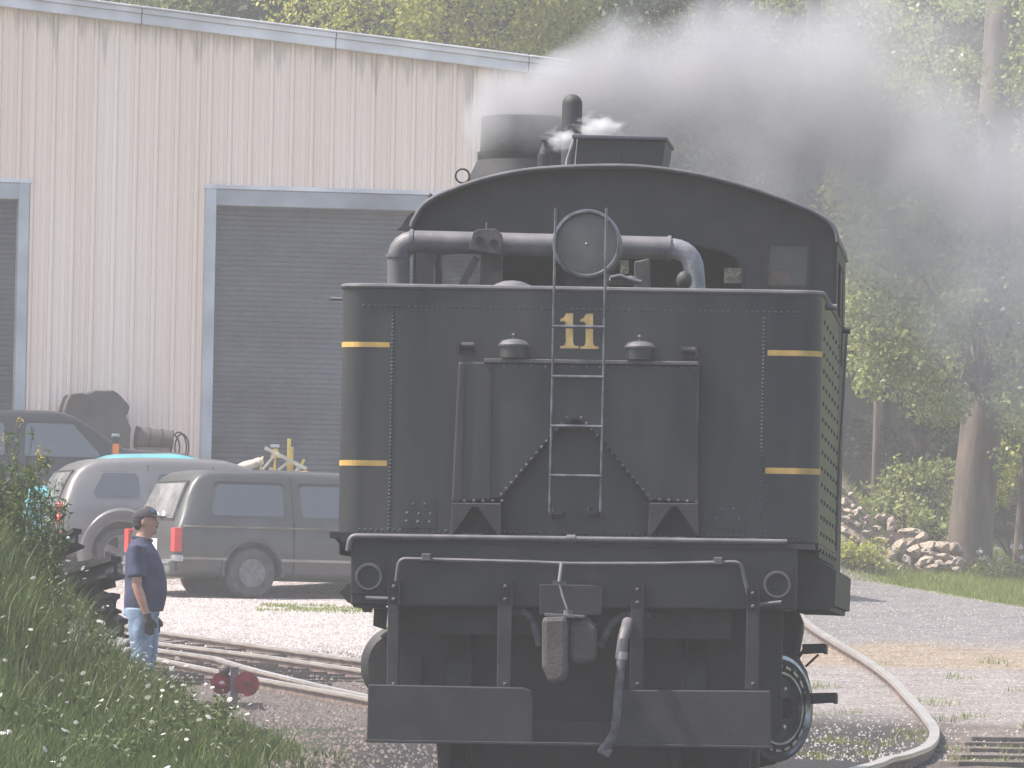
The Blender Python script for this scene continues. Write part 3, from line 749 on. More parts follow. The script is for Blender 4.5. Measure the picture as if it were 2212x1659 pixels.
# boiler, dome column, stack
bz = 2.35; bx = .05
MB().lathe([(.001, 6.75), (.62, 6.75), (.62, 10.9), (.58, 11.3), (.001, 11.35)], (bx, 0, bz), 40, 'y').build('boiler', BD, loco, smooth=True)
h = 7.9; c = L3(1235, 290, h); rr_ = 22 * PX(h); z1 = LP(1235, 203, h)[1]
MB().lathe([(rr_, bz + .5 - c.z), (rr_, z1 - c.z - rr_)] + [(rr_ * cos(a), z1 - c.z - rr_ + rr_ * sin(a)) for a in (.3, .6, .9, 1.2, 1.5)], c, 24).build('whistle', M['dusty'], loco, smooth=True)
h = 10.4; sc = PX(h); c = L3(1137, 340, h); zt_ = LP(1137, 256, h)[1] - c.z; rs = 101 * sc; zl = LP(1137, 398, h)[1] - c.z
st = MB().lathe([(rs * 1.30, zl - .25), (rs * 1.29, zl), (rs * 1.05, -.03), (rs * 1.0, .0), (rs * 1.0, .03)], c, 40).build('stack_skirt', DU, loco, smooth=True)
MB().lathe([(rs * 1.05, -.03), (rs * 1.055, .03), (rs * 1.0, .035), (rs * 1.0, -.03)], c, 40).build('stack_band', BD, loco, smooth=True)
MB().lathe([(rs * 1.0, .02), (rs * .985, zt_), (rs * .93, zt_ + .01), (rs * .92, .02)], c, 40).build('smoke_stack', M['dusty'], loco, smooth=True)
STACK = L0 + Rl @ (c + Vector((0, 0, zt_)))
mb = MB(); c = L3(999, 380, 8.6); tp = [c + Vector((cos(a) * 15 * PX(8.6), 0, sin(a) * 15 * PX(8.6))) for a in [2 * pi * k / 24 for k in range(25)]]
mb.tube(tp, .007, 8); mb.tube([c + Vector((15 * PX(8.6), 0, -.03)), c + Vector((.3, 0, -.5))], .015, 8); mb.build('lifting_ring', UN, loco, smooth=True)
c = L3(1176, 322, 9.2)
MB().lathe([(.045, -.05), (.03, .0), (.02, .03), (.012, .06), (.03, .062), (.03, .07), (.001, .07)], c, 16).build('safety_valve', BD, loco, smooth=True)
MB().cyl(c + Vector((0, 0, -.5)), c + Vector((0, 0, -.04)), .05, n=12).build('valve_stand', BD, loco)

# end beam and deck
E = -.20
MB().prism(PP([(757, 1166), (1702, 1180), (1722, 1186), (1720, 1318), (1300, 1314), (835, 1308), (757, 1306)], E), E, -.02).build('end_beam', DU, loco, bevel=.01)
MB().tube(arc_path([L3(752, 1190, E - .03), L3(757, 1158, E - .03), L3(1700, 1171, E - .03)], .04), .018, 10).build('deck_edge_pipe', M['pipe'], loco, smooth=True)
MB().cyl(L3(1224, 1164, E - .03), L3(1243, 1164, E - .03), .026, n=12).build('pipe_coupling', M['pipe'], loco, smooth=True)
MB().bb(xa + .05, xb - .02, E - .02, .3, zb - .045, zb - .012).build('deck_plate', DU, loco)
MB().prism(PP([(712, 1149), (760, 1150), (760, 1164), (712, 1162)], -.05), -.05, .4).build('deck_corner_step', BD, loco)
MB().prism(PP([(724, 1164), (762, 1164), (762, 1182), (738, 1182)], -.03), -.03, .35).build('deck_corner_bracket', BD, loco)
for x in (1010, 1030, 1400, 1430, 1470, 1620): MB().box(L3(x, 1156 + (x - 1000) * .014, -.1), (.07, .05, .02)).build('deck_cleat', M['ruststeel'], loco)
# poling pockets
for cx, cy in ((797, 1246), (1679, 1263)):
    c = L3(cx, cy, E - .02); pk = thing('poling_pocket', None, None, parent=loco)
    rr_ = 28 * PX(E)
    MB().prism(PP([(cx - 38, cy - 38), (cx + 36, cy - 37), (cx + 34, cy + 38), (cx - 40, cy + 37)], E - .012), E - .012, E - .001).build('pocket_plate', DU, pk, bevel=.004)
    MB().lathe([(rr_ * .86, .05), (rr_ * .86, -.03), (rr_ * 1.02, -.03), (rr_ * 1.08, .004)], c, 32, 'y').build('pocket_ring', M['pipe'], pk, smooth=True)
    MB().lathe([(.001, .004), (rr_ * .5, .003), (rr_ * .86, -.012)], c, 32, 'y').build('pocket_cup', UN, pk, smooth=True)
# left lower lamp bracket
MB().prism(PP([(733, 1280), (757, 1258), (762, 1305), (752, 1302)], E + .05), E + .05, .1).build('corner_bracket', BD, loco)
MB().prism(PP([(757, 1300), (830, 1304), (828, 1314), (800, 1314), (796, 1322), (784, 1322), (782, 1314), (764, 1312)], E + .02), E + .02, 0).build('corner_clamp', BD, loco)
# grab rail across the beam
gp = [L3(790, 1292, E - .07), L3(851, 1294, E - .07), L3(862, 1207, E - .07), L3(1130, 1214, E - .07), L3(1232, 1218, E - .07), L3(1430, 1218, E - .07), L3(1600, 1214, E - .07), L3(1622, 1308, E - .07), L3(1688, 1301, E - .07)]
MB().tube(arc_path(gp, .045), .0125, 8).build('grab_rail', M['pipe'], loco, smooth=True)
for x, y in ((922, 1204), (1552, 1212)):
    MB().box(L3(x, y, E - .05), (.055, .1, .045)).build('rail_clamp', M['pipe'], loco, bevel=.006)
MB().tube([L3(1213, 1216, E - .10), L3(1210, 1240, E - .10), L3(1208, 1256, E - .10)], .012, 8).build('uncoupling_link', M['chrome'], loco, smooth=True)
MB().box(L3(1208, 1259, E - .08), (.08, .03, .025)).build('link_foot', M['pipe'], loco)
# posts, footboards
F0 = -.34
for x0, x1, yt in ((838, 863, 1255), (1076, 1107, 1255), (1363, 1391, 1262), (1613, 1640, 1270)):
    o = MB().prism(PP([(x0, yt), (x1, yt), (x1 - 3, 1492), (x0 - 3, 1490)], F0 + .03), F0 + .03, F0 + .11).build('footboard_post', DU, loco, bevel=.006)
    for yy in (yt + 12, yt + 40, 1478):
        MB().stud(L3((x0 + x1) / 2, yy, F0 + .03), .014, .014).build('post_bolt', M['ruststeel'], loco)
    MB().prism(PP([(x0, yt), (x1, yt), (x1, yt + 52), (x0, yt + 52)], E - .11), E - .11, E).build('post_packing', DU, loco)
MB().prism(PP([(795, 1478), (1130, 1485), (1147, 1492), (1152, 1508), (1150, 1604), (792, 1598)], F0), F0, F0 + .05).build('footboard', DU, loco, bevel=.008)
MB().prism(PP([(1330, 1490), (1664, 1492), (1666, 1612), (1328, 1607)], F0), F0, F0 + .05).build('footboard', DU, loco, bevel=.008)
MB().prism(PP([(1150, 1556), (1330, 1560), (1330, 1607), (1150, 1603)], F0 + .25), F0 + .25, F0 + .3).build('footboard_link', DU, loco, bevel=.006)
MB().prism(PP([(790, 1597), (1666, 1611), (1666, 1618), (790, 1604)], F0 - .03), F0 - .03, F0 + .26).build('footboard_tread', DU, loco, bevel=.004)
# coupler
cp = thing('coupler', None, None, parent=loco)
RS = M['ruststeel']
MB().prism(PP([(1165, 1262), (1305, 1264), (1300, 1330), (1165, 1328)], E - .03), E - .03, E).build('striker_plate', DU, cp, bevel=.006)
MB().prism(PP([(1170, 1332), (1226, 1330), (1226, 1450), (1215, 1474), (1186, 1478), (1170, 1440)], -.72), -.72, -.42).build('knuckle', RS, cp, bevel=.03)
MB().prism(PP([(1229, 1336), (1262, 1338), (1284, 1356), (1284, 1428), (1250, 1434), (1229, 1432)], -.66), -.66, -.3).build('guard_arm', RS, cp, bevel=.03)
MB().prism(PP([(1180, 1345), (1270, 1345), (1265, 1430), (1185, 1430)], -.42), -.42, -.05).build('coupler_shank', BD, cp, bevel=.02)
MB().prism(PP([(1176, 1324), (1262, 1330), (1262, 1336), (1176, 1332)], -.70), -.70, -.45).build('lock_lifter', M['pipe'], cp, bevel=.004)
MB().cyl(L3(1228, 1318, -.58), L3(1228, 1330, -.58), .03, n=10).build('coupler_pin', M['pipe'], cp, smooth=True)
MB().tube([L3(1208, 1260, E - .08), L3(1216, 1290, -.4), L3(1226, 1318, -.56)], .007, 6).build('lift_chain', M['ladder'], cp)
MB().tube([L3(1232, 1330, -.6), L3(1262, 1332, -.5), L3(1283, 1350, -.4), L3(1282, 1390, -.4)], .009, 6).build('steam_line', M['pipe'], cp)
# air hose
ho = thing('air_hose', None, None, parent=loco)
MB().tube([L3(1342, 1410, -.5), L3(1341, 1440, -.52), L3(1336, 1490, -.53), L3(1333, 1540, -.53), L3(1328, 1580, -.52), L3(1316, 1604, -.5), L3(1308, 1618, -.48)], [.027, .027, .026, .026, .027, .030, .030], 14).build('hose', M['hose'], ho, smooth=True)
MB().tube([L3(1356, 1345, -.3), L3(1352, 1360, -.42), L3(1345, 1385, -.5), L3(1342, 1414, -.5)], [.036, .036, .033, .034], 14).build('hose_fitting', M['pipe'], ho, smooth=True)
MB().cyl(L3(1344, 1408, -.5), L3(1342, 1424, -.5), .037, n=14).build('hose_clamp', M['chrome'], ho, smooth=True)
MB().box(L3(1307, 1622, -.48), (.08, .06, .06), Matrix.Rotation(.5, 3, 'Y')).build('gladhand', M['pipe'], ho, bevel=.012)
for P in ([(1085, 1320), (1130, 1322), (1150, 1345), (1166, 1395)], [(1405, 1330), (1360, 1326), (1325, 1345), (1296, 1398)]):
    MB().tube(smooth_path([L3(x, y, -.12) for x, y in P], 18), .024, 10).build('brake_hose', M['hose'], loco, smooth=True)
# underframe and trucks
def truck(y0, gear):
    t = thing('truck', None, None, parent=loco)
    for yy in (y0, y0 + 1.35):
        MB().cyl((-.95, yy, .46), (1.0, yy, .46), .07, n=12).build('axle', UN, t)
        for sx in (-.76, .70):
            MB().lathe([(.001, -.05), (.40, -.05), (.42, -.05), (.46, -.05), (.46, .07), (.49, .075), (.49, .1), (.001, .08)] if sx < 0 else [(.001, -.08), (.49, -.1), (.49, -.075), (.46, -.07), (.46, .05), (.001, .05)], (sx, yy, .47), 36, 'x').build('wheel', UN, t, smooth=True)
    for sx in (-1.02, .98): MB().bb(sx - .05, sx + .05, y0 - .35, y0 + 1.7, .45, .72).build('truck_side_frame', UN, t)
    MB().bb(-1.0, 1.0, y0 + .45, y0 + .9, .4, .85).build('bolster', UN, t)
    return t
truck(.55, True); truck(7.2, True)
MB().bb(-1.18, 1.2, .25, .32, .30, zb - .06).build('truck_end_frame', UN, loco)
MB().prism(PP([(945, 1600), (1640, 1605), (1640, 1662), (1560, 1690), (1010, 1690), (945, 1650)], .3), .3, .42).build('dark_filler_beam', UN, loco, bevel=.02)  # dark beam added to blacken the lit gap under the footboards
for x in (960, 1605): MB().prism(PP([(x - 18, 1600), (x + 18, 1600), (x + 14, 1668), (x - 14, 1668)], .18), .18, .29).build('filler_hanger', M['under'], loco, bevel=.01)
MB().bb(-.9, .9, -.02, 10.8, .86, 1.15).build('main_frame', UN, loco)
# reservoir drum on the left, wheel gear on the right
MB().lathe([(.001, -.01), (.2, -.01), (.248, .03), (.248, 1.2), (.001, 1.2)], L3(866, 1437, .5), 36, 'y').build('air_reservoir', DU, loco, smooth=True)
MB().prism(PP([(808, 1312), (835, 1312), (832, 1360), (806, 1352)], .4), .4, .5).build('reservoir_hanger', UN, loco)
gy = 1.05; gc = L3(1672, 1530, gy); gr = thing('drive_gear', None, None, loc=gc, parent=loco); gr.rotation_euler = (0, 0, radians(-38))
r0 = 118 * PX(gy)
MB().lathe([(.001, -.12), (r0 * .93, -.12), (r0, -.1), (r0, .0), (r0 * .8, .02), (.001, .02)], (0, 0, 0), 48, 'x').build('gear_disc', UN, gr, smooth=True)
MB().lathe([(r0 * .84, .02), (r0 * .9, .045), (r0 * .97, .04), (r0 * 1.0, .0)], (0, 0, 0), 48, 'x').build('gear_rim', M['shiny'], gr, smooth=True)
MB().lathe([(r0 * .60, .02), (r0 * .63, .05), (r0 * .67, .05), (r0 * .7, .02)], (0, 0, 0), 48, 'x').build('gear_ring', M['shiny'], gr, smooth=True)
for k in range(20):
    a = 2 * pi * k / 20; MB().box((.028, r0 * .77 * cos(a), r0 * .77 * sin(a)), (.03, .016, .05), Matrix.Rotation(a, 3, 'X')).build('gear_tooth', M['shiny'], gr)
for k in range(6):
    a = 2 * pi * k / 6; MB().stud((.02, r0 * .4 * cos(a), r0 * .4 * sin(a)), .022, .02, (1, 0, 0)).build('gear_bolt', M['chrome'], gr)
MB().lathe([(r0 * .2, .1), (r0 * .25, .0), (r0 * .3, .0)], (0, 0, 0), 20, 'x').build('gear_hub', M['shiny'], gr, smooth=True)
MB().prism(PP([(1690, 1320), (1722, 1318), (1733, 1345), (1733, 1365), (1722, 1420), (1740, 1450), (1752, 1500), (1750, 1560), (1735, 1600), (1715, 1632), (1690, 1638), (1640, 1660), (1640, 1320)], 1.5), 1.5, 1.9).build('gear_case', UN, loco, bevel=.02)
for q, hh in (((1733, 1391, 1785, 1413), 1.6), ((1755, 1497, 1807, 1521), 1.2)):
    MB().prism(PP([(q[0], q[1]), (q[2] - 2, q[1] - 1), (q[2], q[1] + 4), (q[2], q[3]), (q[2] - 5, q[3]), (q[2] - 7, q[3] - 3), (q[0], q[3])], hh), hh, hh + .35).build('step_tread', BD, loco, bevel=.005)
MB().tube([L3(1768, 1414, 1.6), L3(1740, 1440, 1.6)], .008, 6).build('step_brace', UN, loco)
MB().tube([L3(1720, 1425, 1.6), L3(1740, 1400, 1.6)], .012, 6).build('step_brace', UN, loco)
MB().cyl(L3(1715, 1508, 1.3), L3(1757, 1508, 1.3), .03, n=10).build('step_arm', UN, loco)
MB().ball(L3(1655, 1630, 1.3), (.1, .1, .07), 10, 6).build('bearing_cap', UN, loco, smooth=True)
# dark side box below the tank on the right (cab apron)
MB().prism(PP([(1700, 1192), (1764, 1206), (1806, 1232), (1803, 1308), (1793, 1309), (1792, 1319), (1722, 1316), (1700, 1316)], .1), .1, 3.9).build('side_apron', BD, loco)
MB().bb(xb - .03, xb + .0, .2, LT, LP(1765, 1203)[1], LP(1765, 1190)[1]).build('side_sill', M['dusty'], loco)
# right side grab iron
ga = thing('side_grab_iron', None, None, parent=loco)
MB().tube([L3(1829, 716, 4.0), L3(1822, 850, 4.0), L3(1813, 1000, 4.0), L3(1806, 1190, 4.0)], .009, 8).build('grab_rod', M['pipe'], ga, smooth=True)
MB().cyl(L3(1818, 713, 4.0), L3(1837, 714, 4.0), .022, n=10).build('rod_bracket', UN, ga)
MB().cyl(L3(1783, 663, .6), L3(1808, 664, .6), .020, n=10).build('rail_bracket', M['pipe'], loco)
MB().cyl(L3(712, 645, .3), L3(740, 646, .3), .010, n=8).build('rail_bracket', M['pipe'], loco)
# rails and ties under the locomotive, coloured darker for its shade
lt = thing('railway_track', 'straight rails darkened by painted shade under the black locomotive', 'railway track')
for sx in (-.7525, .7525):
    P = [L0 + Rl @ Vector((sx, y, -.133)) for y in (-4, 0, 4, 8, 12)]; rail_mesh(P, lt, top=M['shaderail'])
me = MB().box((0, 0, 0), (2.5, .22, .16)).mesh('tie'); me.materials.append(M['oldrail'])
for k in range(26):
    o = bpy.data.objects.new('tie', me); COL.objects.link(o); o.parent = lt; o.location = L0 + Rl @ Vector((0, -3.6 + k * .58, -.20)); o.rotation_euler = (0, 0, LYAW)
# ---------------------------------------------------------------- vehicles
def put_on_ground(o, contact, local, yaw):
    R = Matrix.Rotation(yaw, 3, 'Z'); p = contact - R @ Vector(local); o.location = p; o.rotation_euler = (0, 0, yaw)
class Car:
    """x forward from the rear bumper, y to the left, z up; ST rows: x, bottom, belt, roof, half width at belt, half width at roof"""
    def __init__(s, name, label, cat, ST, paint, wells, wr, L):
        s.ST = ST; s.t = thing(name, label, cat)
        mb = MB(); rings = []
        xs = []
        for (a, *_), (b, *_) in zip(ST, ST[1:]):
            k = max(1, int((b - a) / .14)); xs += [a + (b - a) * i / k for i in range(k)]
        xs.append(ST[-1][0])
        for x in xs:
            zb_, be, ro, wb, wr_ = s.at(x)
            half = [(wb * .82, zb_), (wb - .04, zb_ + .03), (wb - .0, zb_ + .18), (wb + .012, (zb_ + be) / 2 + .05), (wb - .01, be - .04), (wb - .035, be), (wr_ + (wb - .035 - wr_) * .5, (be + ro) / 2), (wr_, ro - .075), (wr_ - .035, ro - .025), (wr_ - .12, ro), (wr_ * .5, ro + .022)]
            rings.append([Vector((x, -y, z)) for y, z in half] + [Vector((x, y, z)) for y, z in half[::-1]])
        mb.loft(rings)
        me = mb.mesh('body_shell'); me.polygons.foreach_set('use_smooth', [True] * len(me.polygons))
        o = bpy.data.objects.new('tmp_body', me); COL.objects.link(o)
        ss_ = o.modifiers.new('s', 'SUBSURF'); ss_.levels = 1; ss_.render_levels = 1
        cm = MB()
        for wx in wells:
            for sg in (-1, 1): cm.cyl((wx, sg * (wb_w(ST, wx) - .28), wr + .0), (wx, sg * 1.3, wr + .0), wr * 1.16, n=28)
        cme = cm.mesh('cut'); co = bpy.data.objects.new('tmp_cut', cme); COL.objects.link(co)
        bo = o.modifiers.new('b', 'BOOLEAN'); bo.operation = 'DIFFERENCE'; bo.object = co; bo.solver = 'EXACT'
        dg = bpy.context.evaluated_depsgraph_get(); nm = bpy.data.meshes.new_from_object(o.evaluated_get(dg))
        bpy.data.objects.remove(o); bpy.data.objects.remove(co)
        nm.materials.clear(); nm.materials.append(paint); nm.name = 'body'
        nm.polygons.foreach_set('material_index', [0] * len(nm.polygons)); nm.polygons.foreach_set('use_smooth', [True] * len(nm.polygons)); nm.set_sharp_from_angle(angle=radians(50))
        ob = bpy.data.objects.new('body', nm); COL.objects.link(ob); ob.parent = s.t; s.body = ob
        for wx in wells:
            for sg in (-1, 1):
                MB().cyl((wx, sg * (wb_w(ST, wx) - .32), wr), (wx, sg * (wb_w(ST, wx) - .29), wr), wr * 1.15, n=24).build('wheel_well', UN, s.t)
    def at(s, x):
        ST = s.ST
        if x <= ST[0][0]: return ST[0][1:]
        for a, b in zip(ST, ST[1:]):
            if x <= b[0]:
                t = (x - a[0]) / (b[0] - a[0]); return tuple(a[i] + (b[i] - a[i]) * t for i in range(1, 6))
        return ST[-1][1:]
    def y(s, x, z):
        zb_, be, ro, wb, wr_ = s.at(x)
        if z >= be: return (wb - .035) + (wr_ - wb + .035) * min(1, (z - be) / max(.05, ro - .075 - be))
        return wb + .012
    def panel(s, name, poly, mat_, off, sg, parent=None, d=4, th=.012):
        # subdivide the outline so that it follows the side
        V = []
        for i in range(len(poly)):
            a, b = poly[i], poly[(i + 1) % len(poly)]
            for k in range(d): t = k / d; V.append((a[0] + (b[0] - a[0]) * t, a[1] + (b[1] - a[1]) * t))
        n = len(V); o = [(x, sg * (s.y(x, z) + off), z) for x, z in V]; i_ = [(x, sg * (s.y(x, z) + off - th), z) for x, z in V]
        F = [tuple(range(n)), tuple(range(n, 2 * n))[::-1]] + [((k + 1) % n, k, n + k, n + (k + 1) % n) for k in range(n)]
        return MB().add(o + i_, F).build(name, mat_, parent or s.t)
    def wheel(s, x, sg, r, rim_r, style, w=.21, tyre=None, rimmat=None):
        yo = sg * (wb_w(s.ST, x) - .015); wt = thing('wheel', None, None, loc=(x, yo, r), parent=s.t)
        k = -sg
        MB().lathe([(rim_r, .0), (rim_r + .02, -.0 * k), (r * .93, .0), (r * .985, .03 * k), (r, .06 * k), (r, (w - .05) * k), (r * .95, w * k), (rim_r, w * k)], (0, 0, 0), 40, 'y').build('tyre', tyre or M['rubber'], wt, smooth=True)
        rm = rimmat or M['chrome']
        if style == 'steel':
            MB().lathe([(rim_r, .005 * k), (rim_r * .93, .02 * k), (rim_r * .88, .055 * k), (rim_r * .55, .035 * k), (rim_r * .45, .015 * k), (rim_r * .3, .01 * k), (rim_r * .22, -.005 * k), (.001, -.01 * k)], (0, 0, 0), 32, 'y').build('rim', rm, wt, smooth=True)
            for j in range(8):
                a = 2 * pi * j / 8; MB().cyl((rim_r * .72 * cos(a), .036 * k, rim_r * .72 * sin(a)), (rim_r * .72 * cos(a), .05 * k, rim_r * .72 * sin(a)), .018, n=10).build('vent_hole', UN, wt)
        else:
            MB().lathe([(rim_r, .0), (rim_r * .95, .0), (rim_r * .9, .05 * k), (rim_r * .9, .15 * k)], (0, 0, 0), 40, 'y').build('rim', rm, wt, smooth=True)
            MB().cyl((0, .12 * k, 0), (0, .14 * k, 0), rim_r * .9, n=32).build('brake_disc', UN, wt)
            for j in range(5):
                a = 2 * pi * j / 5 + .3; d = Vector((cos(a), 0, sin(a))); q = Vector((-sin(a), 0, cos(a)))
                P = [d * .03 - q * .035, d * rim_r * .95 - q * .055, d * rim_r * .95 + q * .055, d * .03 + q * .035]
                MB().add([p + Vector((0, .005 * k, 0)) for p in P] + [p + Vector((0, .04 * k, 0)) for p in P], [(0, 1, 2, 3), (7, 6, 5, 4), (0, 4, 5, 1), (1, 5, 6, 2), (2, 6, 7, 3), (3, 7, 4, 0)]).build('spoke', rm, wt)
            MB().cyl((0, -.005 * k, 0), (0, .03 * k, 0), .06, n=16).build('hub', rm, wt, smooth=True)
        return wt
def wb_w(ST, x):
    for a, b in zip(ST, ST[1:]):
        if x <= b[0]: t = (x - a[0]) / (b[0] - a[0]); return a[4] + (b[4] - a[4]) * t
    return ST[-1][4]
def rear_panel(car, name, poly, mat_, off, parent=None, d=5, th=.015):
    """outline in (y, z) laid on the sloping rear end"""
    def X(z):
        prev = None
        if z <= car.ST[0][3]: return car.ST[0][0]
        for k in range(200):
            x = car.ST[0][0] + k * .01
            if car.at(x)[2] >= z: return x
        return .5
    V = []
    for i in range(len(poly)):
        a, b = poly[i], poly[(i + 1) % len(poly)]
        for k in range(d): t = k / d; V.append((a[0] + (b[0] - a[0]) * t, a[1] + (b[1] - a[1]) * t))
    n = len(V); o = [(X(z) - off, y, z) for y, z in V]; i_ = [(X(z) - off + th, y, z) for y, z in V]
    F = [tuple(range(n)), tuple(range(n, 2 * n))[::-1]] + [((k + 1) % n, k, n + k, n + (k + 1) % n) for k in range(n)]
    return MB().add(o + i_, F).build(name, mat_, parent or car.t)
def rr_poly(x0, x1, z0, z1, r=.06, sl0=0, sl1=0):     # rounded window outline, slanted ends
    P = []
    for cx, cz, a0 in ((x0 + r, z0 + r, pi), (x1 - r, z0 + r, 1.5 * pi), (x1 - r + sl1, z1 - r, 0), (x0 + r + sl0, z1 - r, .5 * pi)):
        for k in range(4): a = a0 + pi / 2 * k / 3; P.append((cx + r * cos(a), cz + r * sin(a)))
    return P
red = mat('red_lamp_lens', (.55, .03, .03), .3, 0, .1, 10, coat=.5)
greypaint = mat('dusty_grey_green_paint', (.052, .054, .054), .38, .2, .15, 1.6, coat=.2)
silver = mat('silver_grey_paint', (.175, .165, .162), .35, .4, .08, 1.5, coat=.4)
darkpaint = mat('black_truck_paint', (.010, .011, .014), .35, .0, .15, 1.4, coat=.15)
teal = mat('turquoise_car_paint', (.10, .36, .42), .3, .1, .1, 1.5, coat=.5)
beige = mat('tan_body_stripe', (.24, .21, .18), .5, 0, .15, 3)
plastic = mat('grey_bumper_plastic', (.10, .10, .10), .6, 0, .2, 4)
glint_glass = mat('pale_glint_rear_glass', (.10, .10, .10), .12, 0, .5, 1.8, spec=1.0, col2=(.42, .41, .40), coat=1.0)  # pale patches paint in sun glint and sky reflection
tyred = mat('dusty_tyre', (.05, .047, .047), .85, 0, .3, 8)

# dark grey-green minivan
ST = [(0, .36, .78, .80, .84, .80), (.05, .30, .90, .96, .90, .80), (.16, .27, .98, 1.22, .915, .75), (.33, .26, 1.0, 1.60, .92, .70), (.5, .26, 1.0, 1.69, .92, .70), (1.6, .25, 1.0, 1.72, .92, .71), (3.0, .25, 1.0, 1.70, .92, .71), (3.5, .25, 1.0, 1.60, .92, .70), (4.1, .26, .99, 1.08, .91, .74), (4.7, .28, .92, .96, .88, .74), (4.95, .34, .72, .78, .80, .70)]
van = Car('minivan', 'dusty dark grey-green minivan with tan stripe parked in front of the roller door', 'minivan', ST, greypaint, (1.12, 4.1), .35, 4.95)
for sg in (-1, 1):
    for x0, x1, s0, s1 in ((.50, 1.62, .10, 0), (1.80, 2.78, 0, 0), (2.90, 3.66, 0, -.28)):
        w_ = van.panel('side_window', rr_poly(x0, x1, 1.06, 1.56, .07, s0, s1), UN, .004, sg)
        van.panel('pane', rr_poly(x0 + .04, x1 - .04, 1.10, 1.52, .05, s0, s1), M['glass'], .012, sg, w_)
    van.panel('stripe', [(.12, .93), (4.6, .93), (4.6, .955), (.12, .955)], beige, .006, sg, d=30)
    van.panel('rub_strip', [(.05, .50), (.74, .50), (.74, .535), (.05, .535)], beige, .014, sg, d=6)
    van.panel('rub_strip', [(1.52, .50), (3.6, .50), (3.6, .535), (1.52, .535)], beige, .014, sg, d=12)
    for xs_ in (1.70, 2.84):
        van.panel('door_seam', [(xs_, .32), (xs_ + .012, .32), (xs_ + .012, 1.64), (xs_, 1.64)], UN, .003, sg, d=20)
    MB().tube([(1.12 + .43 * cos(a_), sg * .925, .36 + .43 * sin(a_)) for a_ in [-.15 + (pi + .3) * k / 24 for k in range(25)]], .022, 8).build('arch_lip', greypaint, van.t, smooth=True)
    MB().bb(-.015, .10, sg * .78, sg * .925, .60, .92).build('tail_lamp', red, van.t, bevel=.015)
    MB().bb(-.02, .12, sg * .80, sg * .935, .47, .56).build('bumper_corner', M['chrome'], van.t, bevel=.02)
rw = rear_panel(van, 'rear_window', [(-.66, 1.02), (.66, 1.02), (.58, 1.56), (-.58, 1.56)], UN, .012)
rear_panel(van, 'rear_pane', [(-.61, 1.05), (.61, 1.05), (.54, 1.53), (-.54, 1.53)], glint_glass, .022, rw)
for yy, zz in ((-.25, 1.10), (-.02, 1.08), (.2, 1.10)):
    MB().ball((.09, yy, zz), (.012, .05, .06), 12, 8).build('rear_sticker', M['petal'], van.t)
MB().bb(-.06, .05, -.86, .86, .30, .50).build('rear_bumper', plastic, van.t, bevel=.04)
MB().bb(-.075, -.058, -.84, .84, .445, .475).build('bumper_trim', M['chrome'], van.t)
MB().bb(-.012, .0, -.28, .28, .62, .78).build('number_plate', M['petal'], van.t, bevel=.005)
for x, sg in ((1.12, -1), (1.12, 1), (4.1, -1), (4.1, 1)): van.wheel(x, sg, .34, .19, 'steel', tyre=tyred, rimmat=mat('dull_steel_rim', (.13, .13, .135), .5, .4, .2, 12))
put_on_ground(van.t, G(545, 1293), (1.12, -.92, 0), radians(24))

# silver wagon
ST = [(0, .40, .80, .84, .80, .78), (.05, .33, .92, 1.0, .865, .78), (.14, .30, 1.0, 1.25, .875, .74), (.30, .28, 1.03, 1.52, .88, .68), (.55, .27, 1.04, 1.62, .88, .66), (1.3, .25, 1.02, 1.66, .88, .67), (2.4, .25, 1.0, 1.66, .88, .67), (2.9, .25, 1.0, 1.52, .88, .66), (3.4, .26, .99, 1.06, .87, .72), (4.0, .28, .95, 1.0, .84, .70), (4.45, .34, .74, .80, .74, .62)]
hr = Car('hatchback_wagon', 'silver-grey retro wagon with bright alloy wheels parked left of the minivan', 'car', ST, silver, (.88, 3.5), .36, 4.45)
for sg in (-1, 1):
    for x0, x1, s0, s1 in ((.46, 1.16, .12, 0), (1.36, 2.14, .02, 0), (2.24, 3.1, 0, -.32)):
        w_ = hr.panel('side_window', rr_poly(x0, x1, 1.09, 1.47, .08, s0, s1), UN, .004, sg)
        hr.panel('pane', rr_poly(x0 + .03, x1 - .03, 1.115, 1.445, .065, s0, s1), M['glass'], .012, sg, w_)
    for xs_ in (1.27, 2.2):
        hr.panel('door_seam', [(xs_, .40), (xs_ + .012, .40), (xs_ + .012, 1.56), (xs_, 1.56)], UN, .003, sg, d=20)
    fr_ = MB(); fr_.loft([[Vector((.88 + q_[0] * cos(a_), sg * (.845 + q_[1]), .37 + q_[0] * sin(a_))) for q_ in ((.42, -.02), (.42, .055), (.45, .07), (.56, .06), (.62, .0), (.60, -.02))] for a_ in [-.25 + (pi + .5) * k / 30 for k in range(31)]]); fr_.build('rear_fender', silver, hr.t, smooth=True)
    MB().ball((.03, sg * .76, .97), (.06, .09, .07), 14, 8).build('tail_lamp', red, hr.t, smooth=True)
    MB().ball((.02, sg * .76, .80), (.06, .09, .07), 14, 8).build('tail_lamp', red, hr.t, smooth=True)
    MB().bb(-.02, .10, sg * .80, sg * .885, .50, .62).build('side_marker', red, hr.t, bevel=.01)
rw = rear_panel(hr, 'rear_window', [(-.58, 1.08), (.58, 1.08), (.52, 1.48), (-.52, 1.48)], UN, .012)
rear_panel(hr, 'rear_pane', [(-.54, 1.11), (.54, 1.11), (.49, 1.45), (-.49, 1.45)], glint_glass, .022, rw)
MB().bb(-.08, .05, -.82, .82, .36, .58).build('rear_bumper', silver, hr.t, bevel=.05)
for x, sg in ((.88, -1), (.88, 1), (3.5, -1), (3.5, 1)): hr.wheel(x, sg, .35, .245, 'alloy', tyre=tyred)
